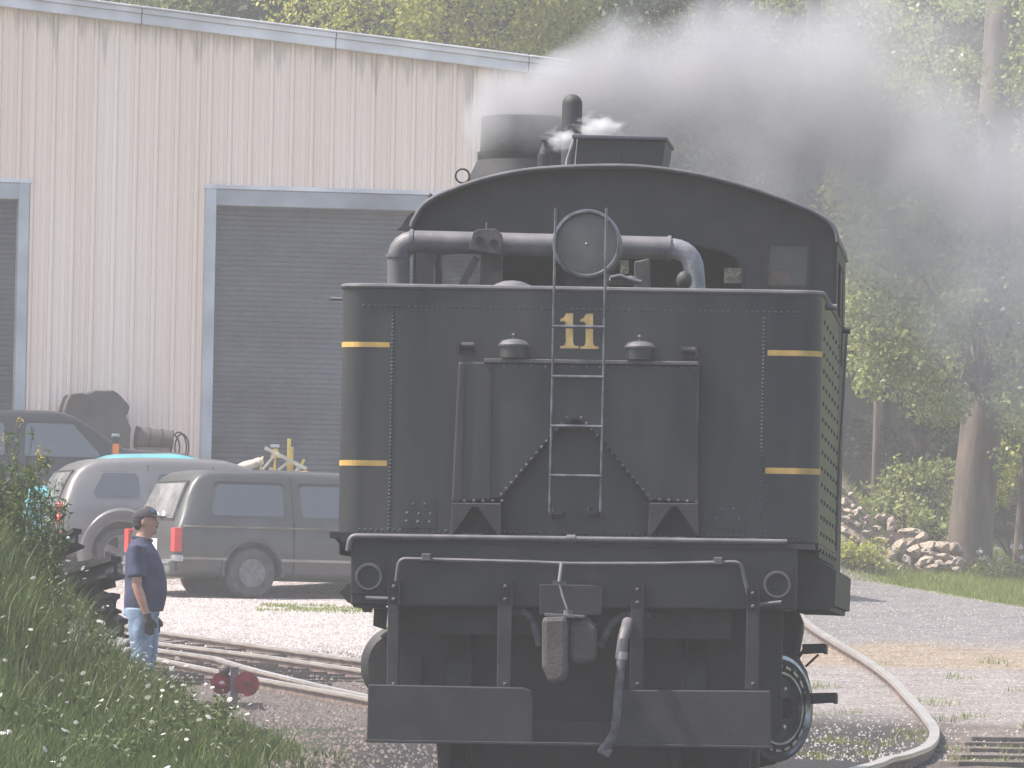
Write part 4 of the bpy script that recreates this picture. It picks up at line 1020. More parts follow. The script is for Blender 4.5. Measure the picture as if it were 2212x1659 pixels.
put_on_ground(hr.t, G(262, 1250), (.88, -.9, 0), radians(17))

# black pickup with dark cab
ST = [(0, .55, 1.15, 1.18, .96, .90), (.1, .50, 1.2, 1.25, 1.0, .94), (1.9, .48, 1.25, 1.27, 1.0, .95), (1.95, .48, 1.27, 1.35, 1.0, .90), (2.02, .48, 1.36, 2.02, 1.0, .80), (2.3, .48, 1.38, 2.08, 1.0, .79), (3.6, .48, 1.38, 2.09, 1.0, .79), (3.85, .48, 1.38, 2.03, 1.0, .79), (4.2, .48, 1.38, 1.80, 1.0, .82), (4.55, .48, 1.38, 1.58, 1.0, .88), (5.4, .5, 1.32, 1.54, .99, .90), (5.85, .55, 1.2, 1.40, .95, .84), (6.0, .6, 1.0, 1.15, .86, .78)]
pk = Car('pickup_truck', 'tall black pickup truck with an orange mirror lamp behind the silver wagon', 'pickup truck', ST, darkpaint, (1.2, 5.0), .42, 6.0)
for sg in (-1, 1):
    for x0, x1, s0, s1 in ((2.18, 2.86, .04, 0), (3.06, 4.22, .03, -.34)):
        w_ = pk.panel('side_window', rr_poly(x0, x1, 1.42, 1.94, .07, s0, s1), UN, .004, sg)
        pk.panel('pane', rr_poly(x0 + .04, x1 - .04, 1.45, 1.91, .05, s0, s1), M['glass'], .012, sg, w_)
    pk.panel('door_seam', [(2.95, .6), (2.965, .6), (2.965, 1.98), (2.95, 1.98)], UN, .003, sg, d=20)
    c = Vector((4.36, sg * 1.16, 1.60)); mr_ = thing('side_mirror', None, None, loc=c, parent=pk.t)
    MB().box((0, 0, 0), (.10, .16, .30)).build('mirror_case', darkpaint, mr_, bevel=.03)
    MB().box((0, sg * .082, -.03), (.09, .012, .14)).build('orange_lamp', mat('orange_lamp_lens', (.85, .20, .03), .4, 0, .1, 9), mr_)
    MB().box((-.0, sg * .02, .155), (.11, .12, .05)).build('mirror_cap', M['chrome'], mr_, bevel=.02)
    MB().bar((4.36, sg * .92, 1.50), (4.36, sg * 1.14, 1.53), .05, .04).build('mirror_arm', plastic, pk.t)
    MB().ball((5.88, sg * .8, 1.0), (.08, .12, .09), 12, 8).build('headlight', M['chrome'], pk.t, smooth=True)
for x, sg in ((1.2, -1), (1.2, 1), (5.0, -1), (5.0, 1)): pk.wheel(x, sg, .41, .24, 'alloy', tyre=tyred)
q = at(165, 890, 113.2); gz = ground_z(q.x, 113.2)
pk.t.rotation_euler = (0, 0, radians(11)); Rk = Matrix.Rotation(radians(11), 3, 'Z')
tt = q - Rk @ Vector((3.85, -.79, 2.08)); pk.t.location = (tt.x, tt.y, gz); pk.t.scale = (1, 1, (q.z - gz) / 2.08)

# turquoise car between wagon and pickup
ST = [(0, .35, .88, .90, .78, .70), (.12, .3, .95, 1.0, .84, .72), (.7, .27, .97, 1.05, .86, .70), (1.0, .26, .97, 1.30, .86, .64), (1.4, .26, .97, 1.47, .86, .61), (2.3, .26, .97, 1.50, .86, .61), (2.8, .26, .96, 1.40, .86, .61), (3.4, .27, .95, 1.02, .85, .68), (4.1, .3, .88, .93, .82, .66), (4.4, .36, .7, .74, .72, .6)]
tc_ = Car('turquoise_car', 'turquoise car mostly hidden behind the silver wagon with only its roof showing', 'car', ST, teal, (.85, 3.55), .33, 4.4)
for sg in (-1, 1):
    for x0, x1, s0, s1 in ((1.05, 1.75, .2, 0), (1.85, 2.85, 0, -.3)):
        w_ = tc_.panel('side_window', rr_poly(x0, x1, 1.02, 1.38, .06, s0, s1), M['glass'], .006, sg)
    MB().bb(-.01, .08, sg * .55, sg * .80, .70, .84).build('tail_lamp', red, tc_.t, bevel=.02)
for x, sg in ((.85, -1), (.85, 1), (3.55, -1), (3.55, 1)): tc_.wheel(x, sg, .32, .2, 'alloy', tyre=tyred)
q = at(320, 977, 110.8); tc_.t.rotation_euler = (0, 0, radians(14)); tt = q - Matrix.Rotation(radians(14), 3, 'Z') @ Vector((1.9, -.3, 1.52)); gz = ground_z(tt.x, tt.y)
tc_.t.location = (tt.x, tt.y, gz); tc_.t.scale = (1, 1, (q.z - gz) / 1.52)

# things by the shed wall
def wallpt(x, y, off): s, z = WP(x, y, off); p = Vector((SH0.x, SH0.y, 0)) + wdir * s + wn_ * off; return Vector((p.x, p.y, z))
RW = Matrix.Rotation(radians(WY), 3, 'Z')
def wall_prism(name, pts, off, depth, m, label, cat, bevel=.02):
    P = [WP(x, y, off) for x, y in pts]; mb = MB().prism(P, -off, -off + depth)
    o = mb.build(name, m, None, bevel=bevel); o.location = (SH0.x, SH0.y, 0); o.rotation_euler = (0, 0, radians(WY))
    return tag(o, label, cat)
tarp = mat('dark_grey_plate', (.055, .048, .046), .8, 0, .35, 2.5, .4, 12, col2=(.085, .075, .068))
wall_prism('steel_casing', [(139, 886), (144, 868), (153, 850), (178, 848), (188, 851), (205, 843), (246, 843), (258, 852), (273, 868), (281, 878), (277, 893), (272, 898), (278, 912), (283, 925), (281, 960), (279, 1060), (150, 1060)], .9, .75, tarp, 'large dark many-sided steel casing standing against the cream shed wall', 'casing')
dr = thing('drum', 'dark drum lying on its side against the shed wall beside the door jamb', 'drum')
a, b = wallpt(292, 944, .7), wallpt(372, 953, .7)
MB().cyl(a, b, .155, n=24).build('drum_shell', tarp, dr, smooth=True)
for t in (.02, .35, .68, .98): p = a.lerp(b, t); MB().cyl(p, p + (b - a) * .02, .165, n=24).build('drum_hoop', BD, dr, smooth=True)
z = ground_z(a.x, a.y); MB().box(((a.x + b.x) / 2, (a.y + b.y) / 2, (z + a.z - .15) / 2), (.5, .3, a.z - .15 - z)).build('drum_cradle', M['tie'], dr)
hs = thing('hose_coil', 'loops of thin black hose hanging beside the drum and door jamb', 'hose')
for k, (cx, r) in enumerate(((374, 14), (386, 17), (393, 15))):
    c = wallpt(cx, 958, .62 - k * .05); mb = MB(); r *= 2
    pts = [c + wdir * (r * .0062 * .55 * cos(t)) + Vector((0, 0, r * .0066 * sin(t) - .06)) for t in [2 * pi * i / 28 for i in range(29)]]
    mb.tube(pts, .012, 8); mb.build('hose_loop', UN, hs, smooth=True)
    MB().tube([c + Vector((0, 0, -.2)), Vector((c.x, c.y, ground_z(c.x, c.y)))], .012, 6).build('hose_tail', UN, hs)
wood = mat('pale_bare_wood', (.52, .44, .34), .75, 0, .2, 6, .3, 20); yel = mat('chipped_yellow_paint', (.62, .45, .05), .55, 0, .3, 9, col2=(.50, .36, .10))
YD = 111.3
wf = thing('wooden_rack', 'pale wooden rail with three slanting rungs tipped over behind the minivan roof', 'rack')
def wpt(x, y, Y=YD): return at(x, y, Y)
MB().bar(wpt(572, 967), wpt(662, 1013), .05, .045, (0, 1, 0)).build('long_rail', wood, wf)
for a, b in (((592, 984), (567, 1014)), ((621, 999), (600, 1016)), ((645, 1010), (634, 1024))):
    MB().bar(wpt(*a, YD - .03), wpt(*b, YD - .03), .035, .035, (0, 1, 0)).build('rung', wood, wf)
for x in (585, 645): p = wpt(x, 1010, YD + .05); MB().bar(p, (p.x, p.y, ground_z(p.x, p.y)), .06, .06, (0, 1, 0)).build('rack_leg', wood, wf)
ym = thing('yellow_machine', 'old yellow machine with upright posts in front of the roller door', 'machine')
for (x0, x1, y0, Y_) in ((621, 629, 948, YD + .3), (629, 634, 966, YD + .35), (592, 597, 975, YD + .3), (562, 566, 988, YD + .3)):
    a = wpt((x0 + x1) / 2, y0, Y_); w = (x1 - x0) * Y_ / FOC
    MB().bar(a, (a.x, a.y, ground_z(a.x, a.y) + .1), w, w, (0, 1, 0)).build('upright_post', yel, ym, bevel=.006)
MB().prism([(p.x, p.z) for p in (wpt(583, 986), wpt(590, 968), wpt(598, 968), wpt(606, 988))], YD + .2, YD + .45).build('cone_bracket', yel, ym)
MB().box(wpt(594, 963, YD + .3), (.12, .1, .04)).build('cap_plate', M['trim'], ym)
MB().bar(wpt(657, 992, YD + .25), wpt(643, 1022, YD + .25), .035, .05, (0, 1, 0)).build('slanting_lever', yel, ym)
a = wpt(600, 1060, YD + .4); MB().box((a.x, a.y, a.z), (.9, .5, .55)).build('machine_body', mat('rusty_yellow_casting', (.30, .18, .05), .8, 0, .4, 5), ym, bevel=.04)
MB().box((a.x, a.y, ground_z(a.x, a.y) + .25), (1.0, .5, .5)).build('machine_base', tarp, ym)
pl = thing('pale_log', 'pale peeled log lying up behind the minivan roof', 'log')
MB().tube([wpt(514, 1012), wpt(530, 1008), wpt(548, 1003), wpt(562, 998), wpt(569, 996)], [.055, .075, .07, .07, .03], 10).build('trunk_piece', wood, pl, smooth=True)
MB().cyl(wpt(562, 997), wpt(569, 986), .015, n=6).build('broken_twig', wood, pl)
p = wpt(540, 1010, YD); MB().box((p.x, p.y + .1, (p.z + ground_z(p.x, p.y)) / 2), (.35, .3, p.z - ground_z(p.x, p.y) - .05)).build('log_rest', M['tie'], pl)

# old rails piled at the left
pr_ = thing('rail_pile', 'pile of dark old rail lengths jutting from the weeds at the left', 'rail pile')
def oldrail(p, q, s=1.0, roll=0):
    p, q = Vector(p), Vector(q); y = (q - p).normalized(); x = y.cross(Vector((0, 0, 1))).normalized(); z = x.cross(y)
    x, z = x * cos(roll) + z * sin(roll), z * cos(roll) - x * sin(roll)
    RP2 = [(-.07, 0), (.07, 0), (.07, .02), (.015, .035), (.012, .10), (.038, .112), (.038, .15), (-.038, .15), (-.038, .112), (-.012, .10), (-.015, .035), (-.07, .02)]
    return MB().loft([[c + x * (a * s) + z * ((b - .07) * s) for a, b in RP2] for c in (p, q)]).build('old_rail', M['oldrail'], pr_)
YR = 64.0
for a, b, s, ro in (((20, 1224, YR + .8), (166, 1163, YR - .5), 1.0, .1), ((70, 1282, YR + .9), (250, 1226, YR - .6), 1.15, .05), ((90, 1300, YR + .9), (232, 1262, YR - .3), .9, 1.4),
                    ((100, 1322, YR + .8), (248, 1303, YR - .5), 1.0, .15), ((120, 1250, YR + .6), (236, 1306, YR - .2), .95, .6), ((130, 1290, YR + .8), (264, 1358, YR - .6), 1.0, .1)):
    oldrail(at(*a), at(*b), s, ro)
MB().stud(at(147, 1163, YR - .58), .018, .02).build('bolt_hole', M['trim'], pr_)
c = at(110, 1345, YR + .9); MB().bb(c.x - .5, c.x + .35, c.y - .5, c.y + .5, ground_z(c.x, c.y) - .1, c.z + .12).build('timber_block', M['oldrail'], pr_, bevel=.05)
stp = MB()
for k in range(9): q = at(8 + random.uniform(-25, 22), 1060 + k * 13, 61.5); stp.ball(q, (random.uniform(.09, .14), .12, random.uniform(.09, .13)), 9, 7)
stp.tube([at(5, 1180, 61.6), at(0, 1120, 61.6), at(-6, 1040, 61.6)], [.22, .15, .10], 12)
stp.tube([at(5, 1180, 61.6), at(12, 1300, 61.6)], [.22, .26], 12)
tag(stp.build('tree_stump', M['oldrail'], None, smooth=True), 'black lumpy stump rising from the weeds at the left edge', 'stump')

# switch stand
ws = G(505, 1532); sw = thing('switch_stand', 'low switch stand with two dark red round targets beside the turnout', 'switch stand', ws)
sc = ws.y / FOC; kk = lambda dx, dy: Vector((dx * sc, 0, -dy * sc))
redp = mat('dull_red_target', (.16, .018, .022), .6, 0, .3, 8)
MB().bb(-.035 * 1, .035, -.03, .03, -.05, 92 * sc).build('post', M['pipe'], sw, bevel=.006)
for dx, dy, r in ((-27, -55, 24), (27, -55, 27)):
    c = kk(dx, dy); rr_ = r * sc
    MB().lathe([(rr_ * .22, -.008), (rr_, -.008), (rr_, .008), (rr_ * .22, .008), (rr_ * .22, -.008)], c + Vector((0, .04 if dx < 0 else -.04, 0)), 28, 'y').build('round_target', redp, sw)
    MB().cyl(c + Vector((0, 0, 0)), c + Vector((0, .03, 0)), rr_ * .24, n=12).build('target_boss', M['trim'], sw)
MB().bar(kk(-45, -52), kk(45, -52), .02, .05, (0, 1, 0)).build('target_arm', redp, sw)
MB().bb(-.25, .25, -.12, .12, -.06, .06).build('base_plate', M['tie'], sw)
MB().ball(kk(-22, -84), .05).build('lever_weight', M['ruststeel'], sw)
# ---------------------------------------------------------------- the standing man (metres, facing +x, feet at 0)
def remesh(mb, name, m, parent, vox, smooth_it=4, disp=0, dscale=.1):
    V = []; F = []
    for v0, v1, f0, f1 in mb.r:
        bm = bmesh.new(); vs = [bm.verts.new(p) for p in mb.v[v0:v1]]
        for f in mb.f[f0:f1]: bm.faces.new([vs[i - v0] for i in f])
        bmesh.ops.recalc_face_normals(bm, faces=bm.faces[:])
        if bm.calc_volume(signed=True) < 0: bmesh.ops.reverse_faces(bm, faces=bm.faces[:])
        bm.verts.index_update(); o_ = len(V); V += [tuple(v.co) for v in bm.verts]; F += [tuple(v.index + o_ for v in f.verts) for f in bm.faces]; bm.free()
    me = bpy.data.meshes.new(name); me.from_pydata(V, [], F)
    o = bpy.data.objects.new('tmp', me); COL.objects.link(o)
    r = o.modifiers.new('r', 'REMESH'); r.mode = 'VOXEL'; r.voxel_size = vox
    s = o.modifiers.new('s', 'SMOOTH'); s.iterations = smooth_it; s.factor = .5
    dg = bpy.context.evaluated_depsgraph_get(); nm = bpy.data.meshes.new_from_object(o.evaluated_get(dg)); bpy.data.objects.remove(o)
    nm.materials.clear(); nm.materials.append(m); nm.name = name
    nm.polygons.foreach_set('use_smooth', [True] * len(nm.polygons)); nm.polygons.foreach_set('material_index', [0] * len(nm.polygons))
    if disp:
        for v in nm.vertices:
            n = mnoise.noise(v.co / dscale * Vector((1, 1, .55)) if False else Vector((v.co.x / dscale, v.co.y / dscale, v.co.z / dscale * .5)))
            v.co += v.normal * n * disp
    ob = bpy.data.objects.new(name, nm); COL.objects.link(ob); ob.parent = parent
    return ob
def eloft(mb, secs, n=20):             # (x, y, z, rx, ry)
    rings = [[Vector((x + rx * cos(2 * pi * k / n), y + ry * sin(2 * pi * k / n), z)) for k in range(n)] for x, y, z, rx, ry in secs]
    return mb.loft(rings)
man = thing('person', 'man in black cap, navy shirt and blue jeans standing side-on with a dark glove', 'person')
body = MB()
# head
body.ball((.0, 0, 1.665), (.098, .076, .115), 20, 14)
body.ball((.035, 0, 1.60), (.068, .058, .07), 16, 10)
body.ball((.098, 0, 1.640), (.022, .013, .024), 10, 8)            # nose
body.ball((.106, 0, 1.628), (.016, .015, .012), 10, 8)
body.ball((.083, 0, 1.688), (.020, .050, .014), 10, 8)            # brow
body.ball((.086, 0, 1.590), (.018, .026, .010), 10, 8)            # mouth
body.ball((.090, 0, 1.601), (.014, .024, .007), 10, 8)
body.ball((.078, 0, 1.556), (.026, .028, .022), 10, 8)            # chin
body.ball((.025, 0, 1.565), (.06, .062, .045), 12, 8)             # jaw
for s in (-1, 1):
    body.ball((-.008, s * .078, 1.645), (.022, .012, .034), 10, 8)
    body.ball((.080, s * .030, 1.662), (.010, .014, .009), 8, 6)
    body.ball((.062, s * .042, 1.625), (.022, .018, .020), 8, 6)
body.tube([(-.03, 0, 1.45), (-.01, 0, 1.52), (.005, 0, 1.60)], [.085, .068, .066], 16)
eloft(body, [(-.03, 0, .86, .13, .17), (-.02, 0, 1.0, .15, .175), (0, 0, 1.15, .15, .18), (-.01, 0, 1.32, .14, .20), (-.03, 0, 1.43, .08, .13), (-.03, 0, 1.47, .05, .08)])
sh = Vector((-.045, -.20, 1.40)); el = Vector((-.035, -.255, 1.07)); wr = Vector((.065, -.255, .785))
sh2 = Vector((-.03, .20, 1.40)); el2 = Vector((-.02, .25, 1.08)); wr2 = Vector((.06, .24, .80))
for a, b, c in ((sh, el, wr), (sh2, el2, wr2)):
    body.tube([a, a.lerp(b, .5), b, b.lerp(c, .3), c], [.062, .052, .043, .044, .028], 14)
    h = c + Vector((.012, 0, -.05)); body.ball(h, (.042, .02, .055), 12, 8, Matrix.Rotation(-.2, 3, 'Y'))
    for k in range(4):
        p0_ = h + Vector((-.028 + k * .019, 0, -.035)); L_ = (.062, .072, .068, .055)[3 - k]
        body.tube([p0_, p0_ + Vector((.006, .004, -L_ * .5)), p0_ + Vector((.004, .018, -L_))], [.0095, .009, .0075], 8)
    body.tube([h + Vector((.03, .005, .02)), h + Vector((.05, .015, -.01)), h + Vector((.052, .02, -.04))], [.012, .011, .009], 8)
for s in (-1, 1):
    body.tube([(-.03, s * .09, .90), (-.01, s * .10, .50), (-.03, s * .10, .10)], [.10, .07, .04], 14)
    body.ball((.04, s * .10, .04), (.12, .045, .04), 12, 8)
bo = remesh(body, 'body', M['skin'], man, .0075, 3)
# shirt
shirt = MB()
eloft(shirt, [(.0, 0, .845, .172, .20), (.005, 0, .90, .178, .205), (.012, 0, 1.0, .186, .20), (.012, 0, 1.12, .180, .20), (-.002, 0, 1.25, .168, .205), (-.022, 0, 1.36, .145, .205), (-.035, 0, 1.43, .115, .18), (-.035, 0, 1.47, .092, .125), (-.028, 0, 1.50, .074, .082)], 28)
for a, b in ((sh, el), (sh2, el2)):
    shirt.tube([a + Vector((0, 0, .02)), a.lerp(b, .4), a.lerp(b, .78)], [.082, .080, .083], 16)
remesh(shirt, 'polo_shirt', M['navy'], man, .009, 3, .012, .09)
MB().tube([Vector((-.026 + .082 * cos(t), .078 * sin(t), 1.497 + .018 * cos(t + pi))) for t in [2 * pi * k / 20 for k in range(21)]], .016, 8).build('collar', M['navy'], man, smooth=True)
jeans = MB()
eloft(jeans, [(-.02, 0, .80, .155, .185), (-.015, 0, .90, .158, .182), (-.01, 0, .93, .155, .18)])
for s, f in ((-1, .0), (1, .03)):
    jeans.tube([(-.02 + f * .2, s * .085, .86), (-.01 + f, s * .10, .66), (.0 + f, s * .105, .46), (-.02 + f, s * .105, .26), (-.03 + f, s * .105, .06)], [.125, .108, .088, .080, .085], 18)
remesh(jeans, 'jeans', M['denim'], man, .010, 3, .012, .08)
for s, f in ((-1, 0), (1, .03)):
    b_ = MB(); eloft(b_, [(.03 + f, s * .105, .0, .14, .05), (.03 + f, s * .105, .03, .145, .053), (.015 + f, s * .105, .075, .12, .05), (-.03 + f, s * .105, .12, .065, .048)]); remesh(b_, 'boot', M['glove'], man, .009, 2)
# gloves
for c in (wr, wr2):
    gl = MB()
    h = c + Vector((.012, 0, -.05))
    gl.tube([c + Vector((-.006, 0, .035)), c + Vector((0, 0, .0)), h], [.037, .034, .036], 14); gl.ball(h, (.05, .027, .062), 12, 8, Matrix.Rotation(-.2, 3, 'Y'))
    for k in range(4):
        p0_ = h + Vector((-.032 + k * .0215, 0, -.035)); L_ = (.066, .076, .072, .058)[3 - k]
        gl.tube([p0_, p0_ + Vector((.007, .005, -L_ * .5)), p0_ + Vector((.004, .022, -L_))], [.0125, .012, .0105], 8)
    gl.tube([h + Vector((.03, .005, .025)), h + Vector((.058, .015, -.008)), h + Vector((.060, .02, -.045))], [.016, .015, .013], 8)
    remesh(gl, 'glove', M['glove'], man, .0065, 2)
# hair, cap
hb = MB(); hb.ball((-.028, 0, 1.665), (.085, .083, .085), 18, 12); hb.ball((-.05, 0, 1.62), (.055, .072, .055), 14, 10)
remesh(hb, 'hair', M['hair'], man, .009, 2)
mo = MB(); mo.ball((.101, 0, 1.607), (.012, .030, .008), 10, 6); mo.build('moustache', M['hair'], man, smooth=True)
cpb = MB(); rings = []
for k in range(8):
    a = pi / 2 * k / 7.2; rings.append([Vector((-.005 + .112 * cos(a) * cos(t), .09 * cos(a) * sin(t), 1.695 + .088 * sin(a) + .012 * cos(t))) for t in [2 * pi * j / 24 for j in range(24)]])
cpb.loft(rings).build('cap_crown', M['cap'], man, smooth=True)
bl = MB(); R0 = []; R1 = []
for j in range(13):
    t = -1.15 + 2.3 * j / 12; R0.append(Vector((-.005 + .108 * cos(t), .088 * sin(t), 1.712))); R1.append(Vector((-.0 + .19 * cos(t * .75), .082 * sin(t) * .95, 1.700 - .012 * sin(t) ** 2 + .002)))
V = R0 + R1 + [p + Vector((0, 0, -.007)) for p in R0 + R1]; nn = 13
F = [(i, i + 1, nn + i + 1, nn + i) for i in range(12)] + [(2 * nn + i + 1, 2 * nn + i, 3 * nn + i, 3 * nn + i + 1) for i in range(12)] + [(nn + i, nn + i + 1, 3 * nn + i + 1, 3 * nn + i) for i in range(12)]
bl.add(V, F).build('cap_peak', M['cap'], man, smooth=True)
for s in (-1, 1):
    bdg = MB().prism([(.040, 1.722), (.057, 1.758), (.067, 1.745), (.075, 1.760), (.085, 1.735), (.080, 1.722)], -.003, .003).build('cap_badge', M['logo'], man)
    bdg.location = (.004, s * .074, 0); bdg.rotation_euler = (0, 0, -s * .35)
mp_ = at(322, 1522, 71.0); z = ground_z(mp_.x, 71.0)
man.location = (at(306, 1520, 71.0).x, 71.0, z); man.rotation_euler = (0, 0, radians(-4))
hs_ = (at(345, 1096, 71.0).z - z) / 1.783; man.scale = (hs_ * 1.04, hs_ * 1.04, hs_)
print('man scale', hs_, z)
# ---------------------------------------------------------------- vegetation
rng = np.random.default_rng(7)
def leaves(centers, radii, n_each, size, squash=(1, 1, .8), aspect=.6, down=.3, shell=.0):
    """many small leaf quads in clumps"""
    C = np.repeat(np.asarray(centers, dtype=np.float64), n_each, axis=0); Rr = np.repeat(np.asarray(radii, dtype=np.float64), n_each)
    n = len(C); d = rng.normal(size=(n, 3)); d /= np.linalg.norm(d, axis=1)[:, None]
    P = C + d * (Rr * rng.random(n) ** (.45))[:, None] * np.array(squash)
    a = rng.normal(size=(n, 3)); a[:, 2] -= down; a /= np.linalg.norm(a, axis=1)[:, None]
    b = np.cross(a, rng.normal(size=(n, 3))); b /= np.linalg.norm(b, axis=1)[:, None]
    s = size * rng.uniform(.6, 1.25, n)
    A = a * s[:, None]; Bv = b * (s * aspect)[:, None]
    V = np.stack([P, P + A * .5 + Bv * .5, P + A, P + A * .5 - Bv * .5], axis=1).reshape(-1, 3)
    F = np.arange(4 * n).reshape(n, 4)
    return V, F
def limb_mesh(trunk, radii, limbs, m, parent, name='trunk', n=12):
    mb = MB().tube(trunk, radii, n)
    for L_, r0, r1 in limbs: mb.tube(L_, [r0 + (r1 - r0) * i / (len(L_) - 1) for i in range(len(L_))], 7)
    o = mb.build(name, m, parent, smooth=True); return o
def px_cluster(poly_boxes, n, Yr):
    out = []
    for (x0, x1, y0, y1), w in poly_boxes:
        for _ in range(int(n * w)):
            Y = random.uniform(*Yr); out.append(tuple(at(random.uniform(x0, x1), random.uniform(y0, y1), Y)))
    return out
def crown_clusters(c, r, n, gap=.45, rmin=.5):
    out = []
    while len(out) < n:
        v = Vector((random.gauss(0, 1), random.gauss(0, 1), random.gauss(0, 1))).normalized() * random.uniform(rmin, 1)
        p = Vector(c) + Vector((v.x * r[0], v.y * r[1], v.z * r[2]))
        if mnoise.noise(p * .55) > -gap: out.append(tuple(p))
    return out
def tree(label, base, top, tr, clusters, radii, n_each, size, lm, bark, cat='tree', name='tree', nlimb=10, group=None, squash=(1, 1, .75)):
    t = thing(name, label, cat, group=group)
    base = Vector(base); top = Vector(top); mid = base.lerp(top, .5) + Vector((random.uniform(-.2, .2), 0, 0))
    path = smooth_path([base - Vector((0, 0, .3)), base.lerp(mid, .25), mid, top], 14)
    rad = [tr * (1 - .75 * i / (len(path) - 1)) for i in range(len(path))]; rad[0] = tr * 1.35; rad[1] = tr * 1.15
    limbs = []
    for c in random.sample(clusters, min(nlimb, len(clusters))):
        c = Vector(c); k = min(len(path) - 2, max(3, int(len(path) * random.uniform(.4, .9)))); s = path[k]
        limbs.append(([s, s.lerp(c, .4) + Vector((0, 0, .25)), c], rad[k] * .45, .02))
    limb_mesh(path, rad, limbs, bark, t)
    V, F = leaves(clusters, radii if hasattr(radii, '__len__') else [radii] * len(clusters), n_each, size, squash)
    raw_mesh('foliage', V, F, lm, t)
    return t
random.seed(11)
def gz_(x, Y): return (x, Y, ground_z(x, Y))
# bright tree over the shed roof
cl = crown_clusters(at(965, 30, 146), (3.3, 2.6, 4.6), 460, .25, .6)
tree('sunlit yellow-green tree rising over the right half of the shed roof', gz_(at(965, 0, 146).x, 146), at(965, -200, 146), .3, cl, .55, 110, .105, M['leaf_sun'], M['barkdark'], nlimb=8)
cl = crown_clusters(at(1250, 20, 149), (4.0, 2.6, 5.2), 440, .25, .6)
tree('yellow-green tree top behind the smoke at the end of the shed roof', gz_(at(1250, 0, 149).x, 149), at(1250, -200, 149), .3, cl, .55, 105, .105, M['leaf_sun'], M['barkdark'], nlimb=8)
cl = crown_clusters(at(660, 40, 158), (2.2, 2.5, 2.6), 120, .25, .5)
# dark conifer and small green crown behind the shed on the left
def conifer(label, x, Y, h, w):
    t = thing('conifer', label, 'tree'); b = Vector(gz_(x, Y))
    limb_mesh([b - Vector((0, 0, .3)), b + Vector((0, 0, h * .5)), b + Vector((0, 0, h))], [.28, .18, .03], [], M['barkdark'], t)
    cs = []; rs = []
    for k in range(420):
        f = random.random() ** .8; a = random.uniform(0, 2 * pi); rr = w * (1 - f) * random.uniform(.35, 1) + .1; cs.append((b.x + rr * cos(a), b.y + rr * sin(a), b.z + 1.5 + f * (h - 1.5) - .2 * rr)); rs.append(.35 + .35 * (1 - f))
    V, F = leaves(cs, rs, 70, .17, (1, 1, .35), .22, .5); raw_mesh('foliage', V, F, M['needle'], t)
conifer('dark conifer behind the left part of the shed roof', at(500, 0, 152).x, 152, 18.0, 3.4)
conifer('dark conifer showing between the shed roof and the bright tree', at(620, 0, 150).x, 150, 17.5, 2.6)
conifer('shadowed conifer half hidden behind the drifting smoke', at(1560, 0, 160).x, 160, 22, 4.6)
cl = crown_clusters(at(430, 0, 152), (2.1, 2, 1.9), 90, .25, .4)
tree('dull green tree top behind the left end of the shed roof', gz_(at(430, 0, 152).x, 152), at(430, -40, 152), .2, cl, .55, 70, .14, M['leaf_mid'], M['barkdark'], nlimb=5)
# trees on the right bank
b1 = at(2092, 1235, 131.0); b1 = (b1.x, 131.0, ground_z(b1.x, 131.0))
px = lambda x, y, Y: tuple(at(x, y, Y))
cl = px_cluster([((1820, 2110, 380, 640), .34), ((1860, 2075, 640, 850), .30), ((1830, 1960, 560, 800), .14), ((1990, 2070, 850, 900), .05), ((1900, 2100, 0, 300), .12), ((2170, 2240, 500, 900), .08)], 250, (125.5, 129.5))
cl += px_cluster([((1985, 2090, 180, 420), .6), ((2150, 2230, 600, 1000), .4)], 50, (127, 130))
t = thing('big_tree', 'large tree with thick leaning grey trunk beside the gravel road', 'tree')
tp = [Vector(px(2088, 1275, 131)), Vector(px(2095, 1180, 131)), Vector(px(2108, 1040, 131)), Vector(px(2125, 850, 131)), Vector(px(2140, 600, 131)), Vector(px(2150, 300, 131)), Vector(px(2165, 0, 131)), Vector(px(2170, -300, 131))]
limbs = []
for c in random.sample(cl, 34):
    c = Vector(c); s = tp[random.choice((3, 4, 4, 5))]; limbs.append(([s, s.lerp(c, .5) + Vector((0, 0, .2)), c], .06, .012))
limb_mesh(smooth_path(tp, 40), [.52, .46, .42, .40, .39, .38] + [.37 - .004 * i for i in range(60)][:len(smooth_path(tp, 40)) - 6], limbs, M['bark'], t, n=20)
V, F = leaves(cl, [random.uniform(.25, .5) for _ in cl], 75, .105, (1, 1, .6), .62); raw_mesh('foliage', V, F, M['leaf_mid'], t)
# slim trees
def slim(label, x, Y, r, lean, cl, n_each=60, size=.11, lm='leaf_mid', bark='bark'):
    t = thing('slim_tree', label, 'tree'); a = at(x, 1400, Y).x
    b = Vector((a, Y, ground_z(a, Y) - .2)); e = b + Vector((lean, 0, 13))
    limbs = [([b.lerp(e, .5), Vector(c)], .04, .01) for c in random.sample(cl, min(8, len(cl)))]
    limb_mesh([b, b.lerp(e, .33), b.lerp(e, .66), e], [r, r * .85, r * .6, r * .2], limbs, M[bark], t)
    V, F = leaves(cl, [random.uniform(.3, .6) for _ in cl], n_each, size, (1, 1, .7)); raw_mesh('foliage', V, F, M[lm], t)
slim('slim leaning trunk at the right picture edge', 2196, 130, .13, .9, px_cluster([((2150, 2300, -100, 400), 1)], 60, (129, 133)))
slim('thin pale trunk among leaves left of the big tree', 1882, 134, .06, .15, px_cluster([((1800, 2040, 150, 640), 1)], 150, (131, 136)), 60, .10, 'leaf_sun')
slim('tree in deep shade right of the big trunk', 2215, 136, .14, -.2, px_cluster([((2120, 2320, 380, 1050), 1)], 130, (134, 138)), 60, .11, 'leaf_mid', 'barkdark')
